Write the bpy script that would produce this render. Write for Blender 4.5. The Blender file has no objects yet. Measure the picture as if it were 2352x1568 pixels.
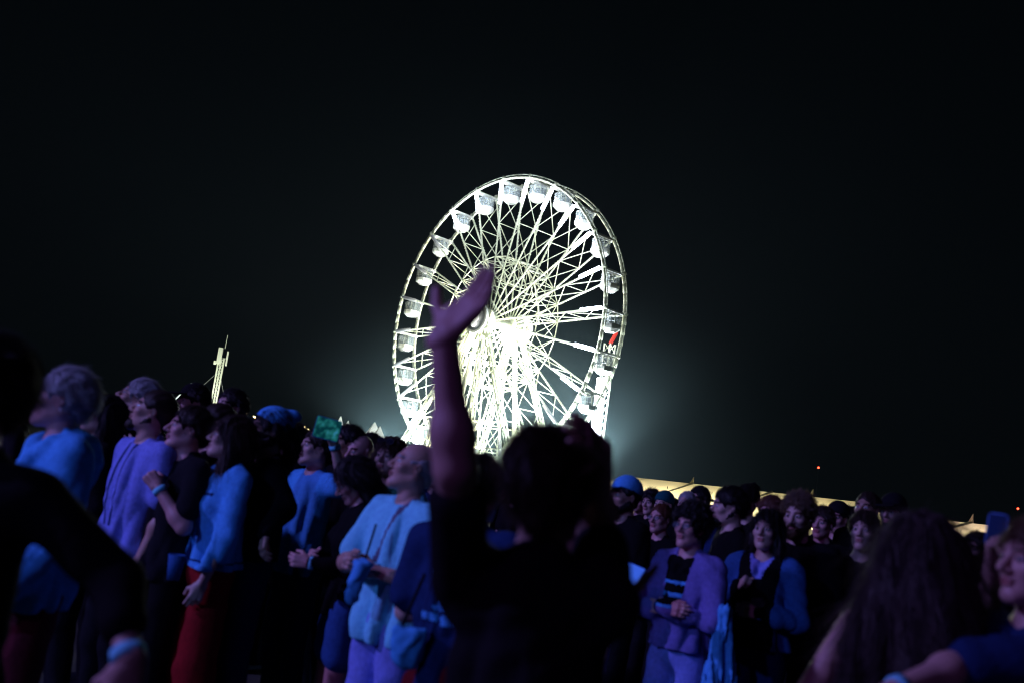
import bpy, math, random
import numpy as np
from mathutils import Vector, Matrix

R_ = math.radians
rng = random.Random(7)
sc = bpy.context.scene
COL = sc.collection

# ------------------------------------------------------------------ camera
CAM_H, PITCH, ROLL, LENS = 1.55, R_(8.04), R_(7.9), 35.0
cam_d = bpy.data.cameras.new('camera')
cam_d.lens = LENS; cam_d.sensor_width = 36.0
cam_d.clip_start = 0.05; cam_d.clip_end = 3000.0
cam_d.dof.use_dof = True; cam_d.dof.focus_distance = 26.0; cam_d.dof.aperture_fstop = 2.1
cam = bpy.data.objects.new('camera', cam_d); COL.objects.link(cam)
M3 = Matrix.Rotation(math.pi/2 + PITCH, 3, 'X') @ Matrix.Rotation(ROLL, 3, 'Z')
cam.matrix_world = Matrix.Translation((0, 0, CAM_H)) @ M3.to_4x4()
sc.camera = cam
C_R, C_U, C_F = M3.col[0].copy(), M3.col[1].copy(), -M3.col[2].copy()
FPX = 2352*LENS/36.0
def at(px, py, d):
    """a point of the place: sight line through a spot of the photograph, d metres out"""
    return Vector((0, 0, CAM_H)) + (C_F + C_R*((px-1176)/FPX) - C_U*((py-784)/FPX))*d

# ------------------------------------------------------------------ night sky
world = bpy.data.worlds.new('World'); sc.world = world; world.use_nodes = True
wn = world.node_tree; bg = wn.nodes['Background']
bg.inputs['Color'].default_value = (0.30, 0.68, 1.0, 1)      # clear moonless night
bg.inputs['Strength'].default_value = 0.0016

# ------------------------------------------------------------------ stage light from the left, out of frame
def spot(name, loc, target, power, color, size_deg, radius=0.25, blend=0.4):
    l = bpy.data.lights.new(name, 'SPOT'); l.energy = power; l.color = color
    l.spot_size = R_(size_deg); l.spot_blend = blend; l.shadow_soft_size = radius
    o = bpy.data.objects.new(name, l); COL.objects.link(o); o.location = loc
    o.rotation_euler = (Vector(target)-Vector(loc)).to_track_quat('-Z', 'Y').to_euler()
    return o
FLOOD = 0.5
HAZE = 0.00009
GLOW_MIST = 0.0048
spot('stage_spotlight', (-14.0, -9.0, 9.0), (-1.2, 4.8, 1.15), 3300, (0.17, 0.29, 1.0), 15.5, 0.3, 0.5)
spot('stage_spotlight', (-22.0, 0.5, 14.0), (0.3, 3.6, 1.2), 12000, (0.31, 0.25, 1.0), 38, 0.3)
spot('stage_spotlight', (-12.0, -14.0, 9.0), (0.5, 4.0, 1.2), 900, (0.40, 0.16, 1.0), 40, 0.3)

# ------------------------------------------------------------------ exposure
sc.view_settings.view_transform = 'Standard'; sc.view_settings.look = 'None'
sc.view_settings.exposure = 0.0; sc.view_settings.gamma = 1.0
sc.view_settings.use_curve_mapping = False
sc.cycles.use_denoising = True; sc.cycles.filter_width = 1.15
sc.cycles.max_bounces = 6; sc.cycles.diffuse_bounces = 2; sc.cycles.glossy_bounces = 2
sc.cycles.transmission_bounces = 3; sc.cycles.transparent_max_bounces = 8; sc.cycles.volume_bounces = 0
sc.cycles.caustics_reflective = False; sc.cycles.caustics_refractive = False
sc.cycles.sample_clamp_indirect = 4.0
sc.cycles.volume_step_rate = 2.0; sc.cycles.volume_max_steps = 64

# ================================================================== materials
MAT = {}
def material(name, color, rough=0.6, metal=0.0, var=0.12, scale=30.0, bump=0.0, emit=None, estr=0.0, spec=0.5,
             trans=0.0, sheen=0.0, alpha=1.0, stretch=(1, 1, 1)):
    if name in MAT: return MAT[name]
    m = bpy.data.materials.new(name); m.use_nodes = True; MAT[name] = m
    nt = m.node_tree; b = nt.nodes['Principled BSDF']
    b.inputs['Roughness'].default_value = rough; b.inputs['Metallic'].default_value = metal
    b.inputs['Specular IOR Level'].default_value = spec
    b.inputs['Transmission Weight'].default_value = trans
    b.inputs['Sheen Weight'].default_value = sheen; b.inputs['Alpha'].default_value = alpha
    c = (color[0], color[1], color[2], 1)
    if var > 0 or bump > 0:
        tc = nt.nodes.new('ShaderNodeTexCoord'); mp = nt.nodes.new('ShaderNodeMapping')
        mp.inputs['Scale'].default_value = stretch
        no = nt.nodes.new('ShaderNodeTexNoise'); no.inputs['Scale'].default_value = scale
        no.inputs['Detail'].default_value = 3
        nt.links.new(tc.outputs['Object'], mp.inputs[0]); nt.links.new(mp.outputs[0], no.inputs['Vector'])
        mx = nt.nodes.new('ShaderNodeMix'); mx.data_type = 'RGBA'
        mx.inputs['A'].default_value = tuple(v*(1-var) for v in color)+(1,)
        mx.inputs['B'].default_value = tuple(min(1, v*(1+var)) for v in color)+(1,)
        nt.links.new(no.outputs['Fac'], mx.inputs['Factor']); nt.links.new(mx.outputs['Result'], b.inputs['Base Color'])
        if bump > 0:
            bp = nt.nodes.new('ShaderNodeBump'); bp.inputs['Strength'].default_value = bump
            bp.inputs['Distance'].default_value = 0.01
            nt.links.new(no.outputs['Fac'], bp.inputs['Height']); nt.links.new(bp.outputs[0], b.inputs['Normal'])
    else:
        b.inputs['Base Color'].default_value = c
    if emit:
        b.inputs['Emission Color'].default_value = (emit[0], emit[1], emit[2], 1)
        b.inputs['Emission Strength'].default_value = estr
    return m
def hair_material(name, color):
    if name in MAT: return MAT[name]
    m = bpy.data.materials.new(name); m.use_nodes = True; MAT[name] = m
    nt = m.node_tree; b = nt.nodes['Principled BSDF']
    b.inputs['Roughness'].default_value = 0.55; b.inputs['Specular IOR Level'].default_value = 0.35
    tc = nt.nodes.new('ShaderNodeTexCoord'); mp = nt.nodes.new('ShaderNodeMapping'); mp.inputs['Scale'].default_value = (120, 120, 9)
    no = nt.nodes.new('ShaderNodeTexNoise'); no.inputs['Scale'].default_value = 1.0
    nt.links.new(tc.outputs['Object'], mp.inputs[0]); nt.links.new(mp.outputs[0], no.inputs['Vector'])
    mx = nt.nodes.new('ShaderNodeMix'); mx.data_type = 'RGBA'
    mx.inputs['A'].default_value = tuple(v*0.45 for v in color)+(1,); mx.inputs['B'].default_value = tuple(min(1, v*1.6) for v in color)+(1,)
    nt.links.new(no.outputs['Fac'], mx.inputs['Factor']); nt.links.new(mx.outputs['Result'], b.inputs['Base Color'])
    tr = nt.nodes.new('ShaderNodeBsdfTranslucent'); tr.inputs['Color'].default_value = tuple(min(1, v*2.2+0.04) for v in color)+(1,)
    ms = nt.nodes.new('ShaderNodeMixShader'); ms.inputs[0].default_value = 0.3
    nt.links.new(b.outputs[0], ms.inputs[1]); nt.links.new(tr.outputs[0], ms.inputs[2])
    nt.links.new(ms.outputs[0], nt.nodes['Material Output'].inputs['Surface'])
    return m

# ================================================================== object helpers
def tag(o, label=None, cat=None, group=None, kind=None):
    if label: o['label'] = label
    if cat: o['category'] = cat
    if group: o['group'] = group
    if kind: o['kind'] = kind
    return o
def empty(name, loc=(0, 0, 0), rz=0.0):
    o = bpy.data.objects.new(name, None); COL.objects.link(o); o.empty_display_size = 0.3
    o.location = loc; o.rotation_euler = (0, 0, rz); return o
def link_mesh(name, me, parent=None):
    o = bpy.data.objects.new(name, me); COL.objects.link(o)
    if parent is not None: o.parent = parent
    return o
def mesh_from(name, V, F, mats, mi=None, smooth=True):
    me = bpy.data.meshes.new(name)
    V = np.asarray(V, dtype=np.float32)
    if isinstance(F, np.ndarray):
        n, k = F.shape
        me.vertices.add(len(V)); me.vertices.foreach_set('co', V.ravel())
        me.loops.add(n*k); me.loops.foreach_set('vertex_index', F.astype(np.int32).ravel())
        me.polygons.add(n); me.polygons.foreach_set('loop_start', np.arange(0, n*k, k, dtype=np.int32))
        me.polygons.foreach_set('loop_total', np.full(n, k, dtype=np.int32))
    else:
        me.from_pydata([tuple(v) for v in V], [], [tuple(f) for f in F]); n = len(me.polygons)
    for m in mats: me.materials.append(m)
    if mi is not None: me.polygons.foreach_set('material_index', np.asarray(mi, dtype=np.int32))
    if smooth: me.polygons.foreach_set('use_smooth', np.ones(n, dtype=bool))
    me.update(calc_edges=True); me.validate(); return me
class MB:
    """collects boxes, bars and tubes, then links them as one mesh object"""
    def __init__(s): s.V = []; s.F = []; s.m = []
    def add(s, V, F, mi=0):
        o = len(s.V); s.V += [tuple(v) for v in V]; s.F += [tuple(i+o for i in f) for f in F]; s.m += [mi]*len(F); return s
    def tube(s, a, b, r, n=6, r2=None, mi=0):
        a, b = Vector(a), Vector(b); d = (b-a).normalized(); r2 = r if r2 is None else r2
        u = d.orthogonal().normalized(); w = d.cross(u)
        V = [a+(u*math.cos(t)+w*math.sin(t))*r for t in [2*math.pi*i/n for i in range(n)]] + \
            [b+(u*math.cos(t)+w*math.sin(t))*r2 for t in [2*math.pi*i/n for i in range(n)]]
        F = [(i, (i+1) % n, n+(i+1) % n, n+i) for i in range(n)]+[tuple(range(n))[::-1], tuple(range(n, 2*n))]
        return s.add(V, F, mi)
    def bar(s, a, b, w, h=None, up=(0, 0, 1), mi=0):
        a, b = Vector(a), Vector(b); d = (b-a).normalized(); h = w if h is None else h
        x = d.cross(Vector(up))
        x = d.orthogonal().normalized() if x.length < 1e-4 else x.normalized()
        z = x.cross(d)
        V = [p+x*sx*w/2+z*sz*h/2 for p in (a, b) for sx, sz in ((-1, -1), (1, -1), (1, 1), (-1, 1))]
        return s.add(V, [(0, 1, 2, 3), (7, 6, 5, 4), (4, 5, 1, 0), (5, 6, 2, 1), (6, 7, 3, 2), (7, 4, 0, 3)], mi)
    def box(s, c, d, mi=0):
        c, d = Vector(c), Vector(d)/2
        return s.bar(c-Vector((0, d.y, 0)), c+Vector((0, d.y, 0)), d.x*2, d.z*2, (0, 0, 1), mi)
    def lathe(s, prof, n=16, axis='Z', origin=(0, 0, 0), mi=0, cap=True):
        o = Vector(origin); V = []
        for r, h in prof:
            for i in range(n):
                t = 2*math.pi*i/n; c, q = r*math.cos(t), r*math.sin(t)
                V.append(o+(Vector((c, q, h)) if axis == 'Z' else Vector((c, h, q))))
        F = [(j*n+i, j*n+(i+1) % n, (j+1)*n+(i+1) % n, (j+1)*n+i) for j in range(len(prof)-1) for i in range(n)]
        if cap: F += [tuple(range(n))[::-1], tuple(range((len(prof)-1)*n, len(prof)*n))]
        return s.add(V, F, mi)
    def mesh(s, name, mats, smooth=False): return mesh_from(name, s.V, s.F, mats, s.m, smooth)
    def build(s, name, mats, parent=None, smooth=False):
        if not isinstance(mats, (list, tuple)): mats = [mats]
        return link_mesh(name, s.mesh(name, mats, smooth), parent)

# ================================================================== ground
white_steel = material('white_steel', (0.73, 0.74, 0.56), 0.45, 0.0, 0.08, 3.0)
grey_steel = material('grey_steel', (0.34, 0.36, 0.36), 0.4, 0.6, 0.1, 6.0)
dark_steel = material('dark_steel', (0.05, 0.055, 0.06), 0.5, 0.5, 0.1, 6.0)
hull_white = material('hull_white', (0.8, 0.8, 0.74), 0.35, 0.0, 0.04, 2.0)
canvas = material('canvas', (0.78, 0.76, 0.68), 0.7, 0.0, 0.06, 1.5, bump=0.1)
led_on = material('led_on', (0.8, 0.8, 0.8), 0.4, var=0, emit=(0.74, 0.86, 1.0), estr=20.0)
led_dim = material('led_dim', (0.2, 0.2, 0.2), 0.4, var=0, emit=(0.9, 0.93, 1.0), estr=0.1)
lamp_warm = material('lamp_warm', (0.8, 0.7, 0.4), 0.4, var=0, emit=(1.0, 0.72, 0.28), estr=30.0)
lamp_white = material('lamp_white', (0.8, 0.8, 0.8), 0.4, var=0, emit=(1.0, 1.0, 0.9), estr=60.0)
red_light = material('red_light', (0.5, 0.02, 0.01), 0.4, var=0, emit=(1.0, 0.05, 0.02), estr=12.0)
glass = material('glass', (0.5, 0.56, 0.58), 0.08, var=0, alpha=0.28, spec=0.6)
ground_m = material('trodden_grass', (0.035, 0.04, 0.025), 0.9, var=0.5, scale=2.5, bump=0.4)
g = MB(); g.add([(-900, -300, 0), (900, -300, 0), (900, 1500, 0), (-900, 1500, 0)], [(0, 1, 2, 3)])
tag(g.build('ground', ground_m), kind='structure')

# ================================================================== ferris wheel
WC = at(1147, 744, 120.0)          # middle of the axle
WYAW = R_(-46.0)
RW, HALF = 17.75, 1.68              # radius to the rim joints, half the gap between the two rims
wheel = empty('ferris_wheel', (WC.x, WC.y, 0), WYAW)
tag(wheel, 'tall white floodlit ferris wheel rising behind the crowd', 'ferris wheel')
HZ = WC.z
NW = 24; OFF = R_(-3.5)
def wp(r, k, y):
    t = OFF + 2*math.pi*k/NW
    return Vector((r*math.sin(t), y, HZ+r*math.cos(t)))
for y in (-HALF, HALF):
    m = MB(); n = NW*4
    for i in range(n):
        m.tube(wp(RW, i/4, y), wp(RW, (i+1)/4, y), 0.15, 8)
        m.tube(wp(RW+0.34, i/4, y), wp(RW+0.34, (i+1)/4, y), 0.07, 6)
        if i % 4 == 0: m.tube(wp(RW-0.1, i/4, y), wp(RW+0.42, i/4, y), 0.2, 6)
    m.build('rim', white_steel, wheel, True)
RM, RH = 8.0, 1.15
for k in range(NW):
    for y in (-HALF, HALF):
        m = MB(); m.tube(wp(RH, k, y*1.05), wp(RW, k, y), 0.085, 6, 0.115)
        rr = 2.0
        while rr < RW-0.4:                                   # rows of lamp sockets along the spoke
            p = wp(rr, k, y); m.box(p+Vector((0, math.copysign(0.14, y), 0)), (0.12, 0.08, 0.12)); rr += 0.42
        m.build('spoke', white_steel, wheel)
    m = MB()                                                  # bracing between front and rear spoke
    st = [16.4, 12.2, RM, 5.0]
    for a, b in zip(st[:-1], st[1:]):
        m.tube(wp(a, k, -HALF), wp(b, k, HALF), 0.055, 5); m.tube(wp(a, k, HALF), wp(b, k, -HALF), 0.055, 5)
        m.tube(wp(b, k, -HALF), wp(b, k, HALF), 0.05, 5)
    m.tube(wp(RW, k, -HALF), wp(RW, k, HALF), 0.09, 6)
    m.build('brace', white_steel, wheel)
    m = MB()                                                  # one bay of the lattice ring at mid height of the spokes
    for y in (-HALF, HALF): m.tube(wp(RM, k, y), wp(RM, k+1, y), 0.07, 5)
    m.tube(wp(RM, k, -HALF), wp(RM, k+1, HALF), 0.05, 5); m.tube(wp(RM, k, HALF), wp(RM, k+1, -HALF), 0.05, 5)
    for y in (-HALF, HALF):
        m.tube(wp(RM, k, y), wp(6.2, k+1, y), 0.04, 5)
    m.build('ring_lattice', white_steel, wheel)
    lit = k in (23, 0, 1, 2, 3, 4, 5, 6, 7, 8, 15) or (k == 22)
    m = MB(); t0 = wp(14.6, k, -HALF-0.22); t1 = wp(17.4, k, -HALF-0.22)
    m.tube(t0, t1, 0.22, 8); m.build('light_bar', led_on if lit else led_dim, wheel, True)
    if lit:
        l = bpy.data.lights.new('light_bar_lamp', 'POINT'); l.energy = 700; l.color = (0.75, 0.86, 1.0); l.shadow_soft_size = 0.5
        o = bpy.data.objects.new('light_bar_lamp', l); COL.objects.link(o); o.parent = wheel; o.location = (t0+t1)/2+Vector((0, -0.45, 0))
# hub, axle, front emblem disc
m = MB(); m.lathe([(0.55, -3.4), (0.55, 3.4)], 20, 'Y', (0, 0, HZ)); m.lathe([(1.35, -2.2), (1.35, -1.6)], 24, 'Y', (0, 0, HZ))
m.lathe([(1.35, 1.6), (1.35, 2.2)], 24, 'Y', (0, 0, HZ)); m.build('hub', white_steel, wheel)
m = MB(); m.lathe([(1.8, -3.95), (1.8, -3.7)], 40, 'Y', (0, 0, HZ)); disc = m.build('hub_disc', grey_steel, wheel)
m = MB(); m.lathe([(1.62, -4.02), (1.9, -4.02), (1.9, -3.66), (1.62, -3.66), (1.62, -4.02)], 40, 'Y', (0, 0, HZ), cap=False)
m.build('disc_ring', hull_white, disc)
m = MB()                                                      # white rounded petal emblem on the disc
for cx, cz, r in ((0, 0.75, 0.42), (0.45, 0.55, 0.38), (-0.45, 0.55, 0.38), (0.35, -0.1, 0.45), (-0.35, -0.1, 0.45), (0, -0.7, 0.55), (0, 0.15, 0.4)):
    m.lathe([(r, -4.12), (r*0.8, -4.2), (0.05, -4.2)], 18, 'Y', (cx, 0, HZ+cz))
m.build('emblem', material('emblem_lit', (0.8, 0.8, 0.8), 0.4, var=0, emit=(1, 1, 0.95), estr=2.5), disc)
m = MB(); m.lathe([(1.9, 3.5), (1.9, 3.9)], 32, 'Y', (0, 0, HZ)); m.build('rear_disc', hull_white, wheel)
# legs: lattice A frames in front of and behind the wheel
def truss(m, a, b, w, r, step):
    a, b = Vector(a), Vector(b); d = (b-a); L = d.length; d.normalize()
    u = d.cross(Vector((0, 1, 0))).normalized(); v = d.cross(u)
    cs = [u*w+v*w, u*w-v*w, -u*w-v*w, -u*w+v*w]
    for c in cs: m.tube(a+c, b+c*1.15, r, 6)
    n = max(2, int(L/step))
    for i in range(n):
        p, q = a+d*(L*i/n), a+d*(L*(i+1)/n)
        for j in range(4):
            c1, c2 = cs[j], cs[(j+1) % 4]
            m.tube(p+c1, q+c2, r*0.5, 4)
    return m
for y, yb in ((-3.0, -6.2), (3.0, 6.2)):
    for x in ((-11.5, -4.3, 4.3, 11.5) if y < 0 else (-7.5, 7.5)):
        truss(MB(), (math.copysign(0.6, x), y, HZ-0.2), (x, yb if abs(x) < 8 else yb*0.8, 0.6), 0.22, 0.085, 1.5).build('leg', white_steel, wheel)
    m = MB(); m.tube((0, y, HZ-1), (0, yb, 0.6), 0.28, 10); m.build('centre_post', white_steel, wheel, True)
    m = MB()
    for z, x in ((8.0, 7.0), (5.0, 8.8), (4.2, 9.2)):
        yy = y+(yb-y)*(1-z/HZ); m.tube((-x, yy, z), (x, yy, z), 0.09, 6)
    for i in range(-3, 3):
        yy = y+(yb-y)*(1-6.5/HZ); m.tube((i*2.3, yy, 5), ((i+1)*2.3, yy, 8), 0.05, 5); m.tube((i*2.3, yy, 8), ((i+1)*2.3, yy, 5), 0.05, 5)
    m.build('cross_tie', white_steel, wheel)
m = MB(); m.box((0, 0, 0.35), (26, 14, 0.7)); m.build('platform', grey_steel, wheel)
m = MB()                                                      # boarding deck with roof posts and rails
m.box((0, -5.6, 1.1), (22, 3.0, 0.16))
for i in range(12): m.tube((-11+2*i, -7.0, 1.1), (-11+2*i, -7.0, 2.3), 0.04, 5)
m.tube((-11, -7, 2.3), (11, -7, 2.3), 0.04, 5); m.tube((-11, -7, 1.8), (11, -7, 1.8), 0.03, 5)
m.build('boarding_deck', white_steel, wheel)
# floodlights standing on the platform
fl = MB(); fl.box((0, 0, 0.28), (0.7, 0.35, 0.5)); fl.tube((0, 0, -0.35), (0, 0, 0.1), 0.05, 6); fl.box((0, 0, -0.33), (0.4, 0.4, 0.05)); flm = fl.mesh('housing', [dark_steel])
ln = MB(); ln.lathe([(0.26, 0.0), (0.26, 0.03)], 16, 'Y', (0, -0.2, 0.28)); lnm = ln.mesh('lens', [lamp_white])
Rw = Matrix.Rotation(WYAW, 3, 'Z')
for i, (x, y, z, tgt, pw) in enumerate(((-6.3, -6.0, 3.2, (0, -2, HZ), 16000), (5.4, -6.4, 3.2, (0, -2, HZ), 16000), (-1.6, -5.8, 1.6, (0, 0, HZ+4), 14000),
                                    (9.6, 4.0, 3.0, (2, 1, HZ), 16000), (-12.0, -5.6, 2.6, (-12, -4, HZ-4), 60000), (0.8, 5.0, 1.4, (0, 0, HZ), 14000), (13.5, -4.5, 2.4, (6, 0, HZ), 70000), (15.5, 3.0, 3.0, (6, 0, HZ), 70000))):  # last two are unseen, added for the glow at the right foot
    p = Rw @ Vector((x, y, z)) + Vector((WC.x, WC.y, 0))
    f = empty('floodlight', p, WYAW if y < 0 else WYAW)
    tag(f, ['floodlight at the foot of the wheel beside the raised forearm', 'floodlight at the wheel foot just above the dark haired head',
            'low floodlight between the front legs of the wheel', 'floodlight under the rear right edge of the wheel',
            'floodlight at the left end of the wheel platform', 'floodlight behind the wheel axle at ground level', 'strong floodlight added for glow at the right foot of the wheel, nearer one', 'strong floodlight added for glow at the right foot of the wheel, farther one'][i], 'floodlight', 'floodlights lighting the wheel')
    link_mesh('housing', flm, f); link_mesh('lens', lnm, f)
    t = Rw @ Vector(tgt) + Vector((WC.x, WC.y, 0))
    s = spot('floodlight_lamp', p+Vector((0, 0, 0.95)), t, pw*FLOOD, (1.0, 0.97, 0.72) if pw < 50000 else (0.82, 0.97, 1.0), 110 if pw < 50000 else 165, 0.3, 0.5)
for y in (-2.7, 2.7):
    l = bpy.data.lights.new('hub_lamp', 'POINT'); l.energy = 36000*FLOOD; l.color = (1.0, 0.98, 0.76); l.shadow_soft_size = 0.4
    o = bpy.data.objects.new('hub_lamp', l); COL.objects.link(o); o.parent = wheel; o.location = (0.0, y, HZ-1.8)

# gondolas, each hanging from its own axle between the rims
tub = MB(); tub.lathe([(0.6, -2.3), (1.04, -1.95), (1.08, -1.75), (1.08, -1.45), (1.0, -1.45), (0.98, -1.85), (0.1, -1.9)], 8, 'Z'); tub_me = tub.mesh('tub', [hull_white])
def gl(i0, i1):
    m = MB(); n = 12; r = 1.05
    for i in range(i0, i1):
        a, b = 2*math.pi*(i+0.06)/n, 2*math.pi*(i+0.94)/n
        p = [(r*math.cos(t), r*math.sin(t), z) for z in (-1.43, -0.42) for t in (a, b)]
        q = [(x*0.985, yy*0.985, z) for x, yy, z in p]
        m.add(p+q, [(0, 1, 3, 2), (4, 6, 7, 5), (0, 2, 6, 4), (1, 5, 7, 3), (2, 3, 7, 6), (0, 4, 5, 1)])
    return m.mesh('pane', [glass])
panes = [gl(i, i+3) for i in (0, 3, 6, 9)]
fr = MB()
for i in range(12):
    t = 2*math.pi*i/12; c, s_ = math.cos(t)*1.05, math.sin(t)*1.05
    if i % 3 == 0: fr.tube((c, s_, -1.4), (c, s_, -0.4), 0.03, 5)
    t2 = 2*math.pi*(i+1)/12
    for z in (-0.4, -1.44): fr.tube((c, s_, z), (math.cos(t2)*1.05, math.sin(t2)*1.05, z), 0.028, 5)
fr_me = fr.mesh('window_frame', [grey_steel])
hg = MB()
for sx in (-0.35, 0.35): hg.bar((sx, 0, -0.15), (sx*1.6, 0, -1.5), 0.09)
hg.bar((-0.5, 0, -0.42), (0.5, 0, -0.42), 0.08); hg_me = hg.mesh('hanger', [white_steel])
rf = MB(); rf.box((0, 0, 0.03), (0.75, 3.1, 0.14)); rf.tube((0, -1.75, -0.1), (0, 1.75, -0.1), 0.11, 8)
rf.bar((-0.36, -1.5, -0.06), (-0.36, 1.5, -0.06), 0.1); rf.bar((0.36, -1.5, -0.06), (0.36, 1.5, -0.06), 0.1); rf_me = rf.mesh('canopy', [hull_white])
gr = MB()
for i in range(7):
    t = math.pi*(1.42+0.045*i); gr.tube((1.13*math.cos(t), 1.13*math.sin(t), -1.75), (1.13*math.cos(t), 1.13*math.sin(t), -0.55), 0.018, 4)
for z in (-1.72, -1.15, -0.58):
    for i in range(6):
        t, t2 = math.pi*(1.42+0.045*i), math.pi*(1.42+0.045*(i+1)); gr.tube((1.13*math.cos(t), 1.13*math.sin(t), z), (1.13*math.cos(t2), 1.13*math.sin(t2), z), 0.022, 4)
gr_me = gr.mesh('gate', [grey_steel])
se = MB(); se.lathe([(0.95, -1.62), (0.95, -1.48), (0.55, -1.48), (0.55, -1.62)], 12, 'Z'); se.tube((0, 0, -1.9), (0, 0, -1.0), 0.05, 6); se.lathe([(0.28, -1.05), (0.28, -1.0)], 12, 'Z'); se_me = se.mesh('bench', [grey_steel])
HOURS = ['twelve', 'one', 'two', 'three', 'four', 'five', 'six', 'seven', 'eight', 'nine', 'ten', 'eleven']
for k in range(NW):
    p = Rw @ (wp(RW-0.25, k, 0)-Vector((0, 0, 0))) + Vector((WC.x, WC.y, 0))
    if p.z < 3.0: continue
    gnd = empty('gondola', p, WYAW)
    nm = HOURS[k//2]+" o'clock" if k % 2 == 0 else 'half past '+HOURS[k//2]
    tag(gnd, 'white gondola with glass sides hanging at the %s position of the ferris wheel' % nm, 'gondola', 'gondolas of the ferris wheel')
    for n_, me in (('tub', tub_me), ('window_frame', fr_me), ('hanger', hg_me), ('canopy', rf_me), ('gate', gr_me), ('bench', se_me)):
        link_mesh(n_, me, gnd)
    fro = [c for c in gnd.children if c.name.startswith('window_frame')][0]
    for pm in panes: link_mesh('pane', pm, fro)

# ================================================================== drop tower beside the wheel
TP = at(1380, 960, 131.0)
tw = empty('drop_tower', (TP.x, TP.y, 0), WYAW)
tag(tw, 'narrow ride tower with glowing white column behind the right rim of the wheel', 'ride tower')
TH = 21.5
m = truss(MB(), (0, 0, 0), (0, 0, TH), 0.45, 0.09, 1.0); m.build('mast', white_steel, tw)
for sx in (-0.42, 0.42):
    m = MB(); m.tube((sx, -0.75, 1.0), (sx, -0.75, 16.8), 0.34, 8); m.build('light_strip', led_on, tw)
m = MB(); m.bar((0, 0, TH), (0.9, 0, TH+1.6), 0.35); m.bar((0.9, 0, TH+1.6), (0.9, 0, TH+2.6), 0.3); m.build('tower_head', material('red_glow_paint', (0.55, 0.03, 0.02), 0.4, emit=(0.6, 0.03, 0.02), estr=0.08), tw)  # red paint with a faint glow put in, on head and banner alike
m = MB(); m.add([(1.0, -0.4, 5.0), (1.6, -0.4, 5.4), (1.5, -0.4, 7.0), (1.0, -0.4, 6.8), (1.0, -0.3, 5.0), (1.6, -0.3, 5.4), (1.5, -0.3, 7.0), (1.0, -0.3, 6.8)],
              [(0, 1, 2, 3), (7, 6, 5, 4), (0, 4, 5, 1), (1, 5, 6, 2), (2, 6, 7, 3), (3, 7, 4, 0)]); m.build('banner', MAT['red_glow_paint'], tw)
for k in range(5):
    l = bpy.data.lights.new('light_strip_lamp', 'POINT'); l.energy = (16000, 9000, 6000, 4000, 4000)[k]; l.color = (0.8, 0.9, 1.0); l.shadow_soft_size = 0.4
    o = bpy.data.objects.new('light_strip_lamp', l); COL.objects.link(o); o.parent = tw; o.location = (0, -1.3, 2.0+3.4*k)

# ================================================================== tents and far lights
tent_skin = material('tent_skin', (0.82, 0.82, 0.78), 0.7, var=0.05, scale=2.0)
nt_ = tent_skin.node_tree; tr_ = nt_.nodes.new('ShaderNodeBsdfTranslucent'); tr_.inputs['Color'].default_value = (0.8, 0.8, 0.76, 1)
ms_ = nt_.nodes.new('ShaderNodeMixShader'); nt_.links.new(nt_.nodes['Principled BSDF'].outputs[0], ms_.inputs[1]); nt_.links.new(tr_.outputs[0], ms_.inputs[2]); nt_.links.new(ms_.outputs[0], nt_.nodes['Material Output'].inputs['Surface'])
def pagoda(px, py, d, w, label):
    top = at(px, py-7, d); h = top.z
    t = empty('pagoda_tent', (top.x, top.y, 0), R_(20)); tag(t, label, 'tent', 'white peaked tents left of the wheel')
    m = MB(); n = 8; prof = [(1.0, 2.6), (0.72, 2.9), (0.42, 2.6+(h-2.6)*0.45), (0.18, 2.6+(h-2.6)*0.78), (0.02, h)]
    V = []; F = []
    for r, z in prof:
        for sx, sy in ((-1, -1), (1, -1), (1, 1), (-1, 1)): V.append((sx*r*w/2, sy*r*w/2, z))
    for j in range(4):
        for i in range(4): F.append((j*4+i, j*4+(i+1) % 4, j*4+4+(i+1) % 4, j*4+4+i))
    m.add(V, F).build('roof', tent_skin, t)
    l = bpy.data.lights.new('tent_fill_light', 'POINT'); l.energy = 2500; l.color = (1.0, 0.98, 0.9); l.shadow_soft_size = 0.1  # lamp added inside the tent to whiten its roof
    o = bpy.data.objects.new('tent_fill_light', l); COL.objects.link(o); o.parent = t; o.location = (0, 0, 2.3)
    MB().lathe([(0.02, 2.25), (0.1, 2.4), (0.02, 2.5)], 8, 'Z').build('added_hanging_lamp', lamp_white, t)  # body of the added lamp
    m = MB(); m.add([(sx*w/2*0.98, sy*w/2*0.98, z) for z in (0, 2.62) for sx, sy in ((-1, -1), (1, -1), (1, 1), (-1, 1))],
                    [(0, 1, 5, 4), (1, 2, 6, 5), (2, 3, 7, 6), (3, 0, 4, 7)]); m.build('side_wall', tent_skin, t)
    for sx in (-1, 1):
        for sy in (-1, 1): MB().tube((sx*w/2, sy*w/2, 0), (sx*w/2, sy*w/2, 2.7), 0.05, 6).build('pole', grey_steel, t)
pagoda(783, 962, 118, 3.6, 'narrow white peaked tent just right of the raised green phone, left spike')
pagoda(800, 972, 116, 3.4, 'narrow white peaked tent just right of the raised green phone, right spike')
pagoda(861, 976, 112, 5.0, 'larger white peaked tent at the lower left of the wheel, left spike')
pagoda(873, 985, 110, 4.0, 'white peaked tent at the lower left of the wheel, right spike')
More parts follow.
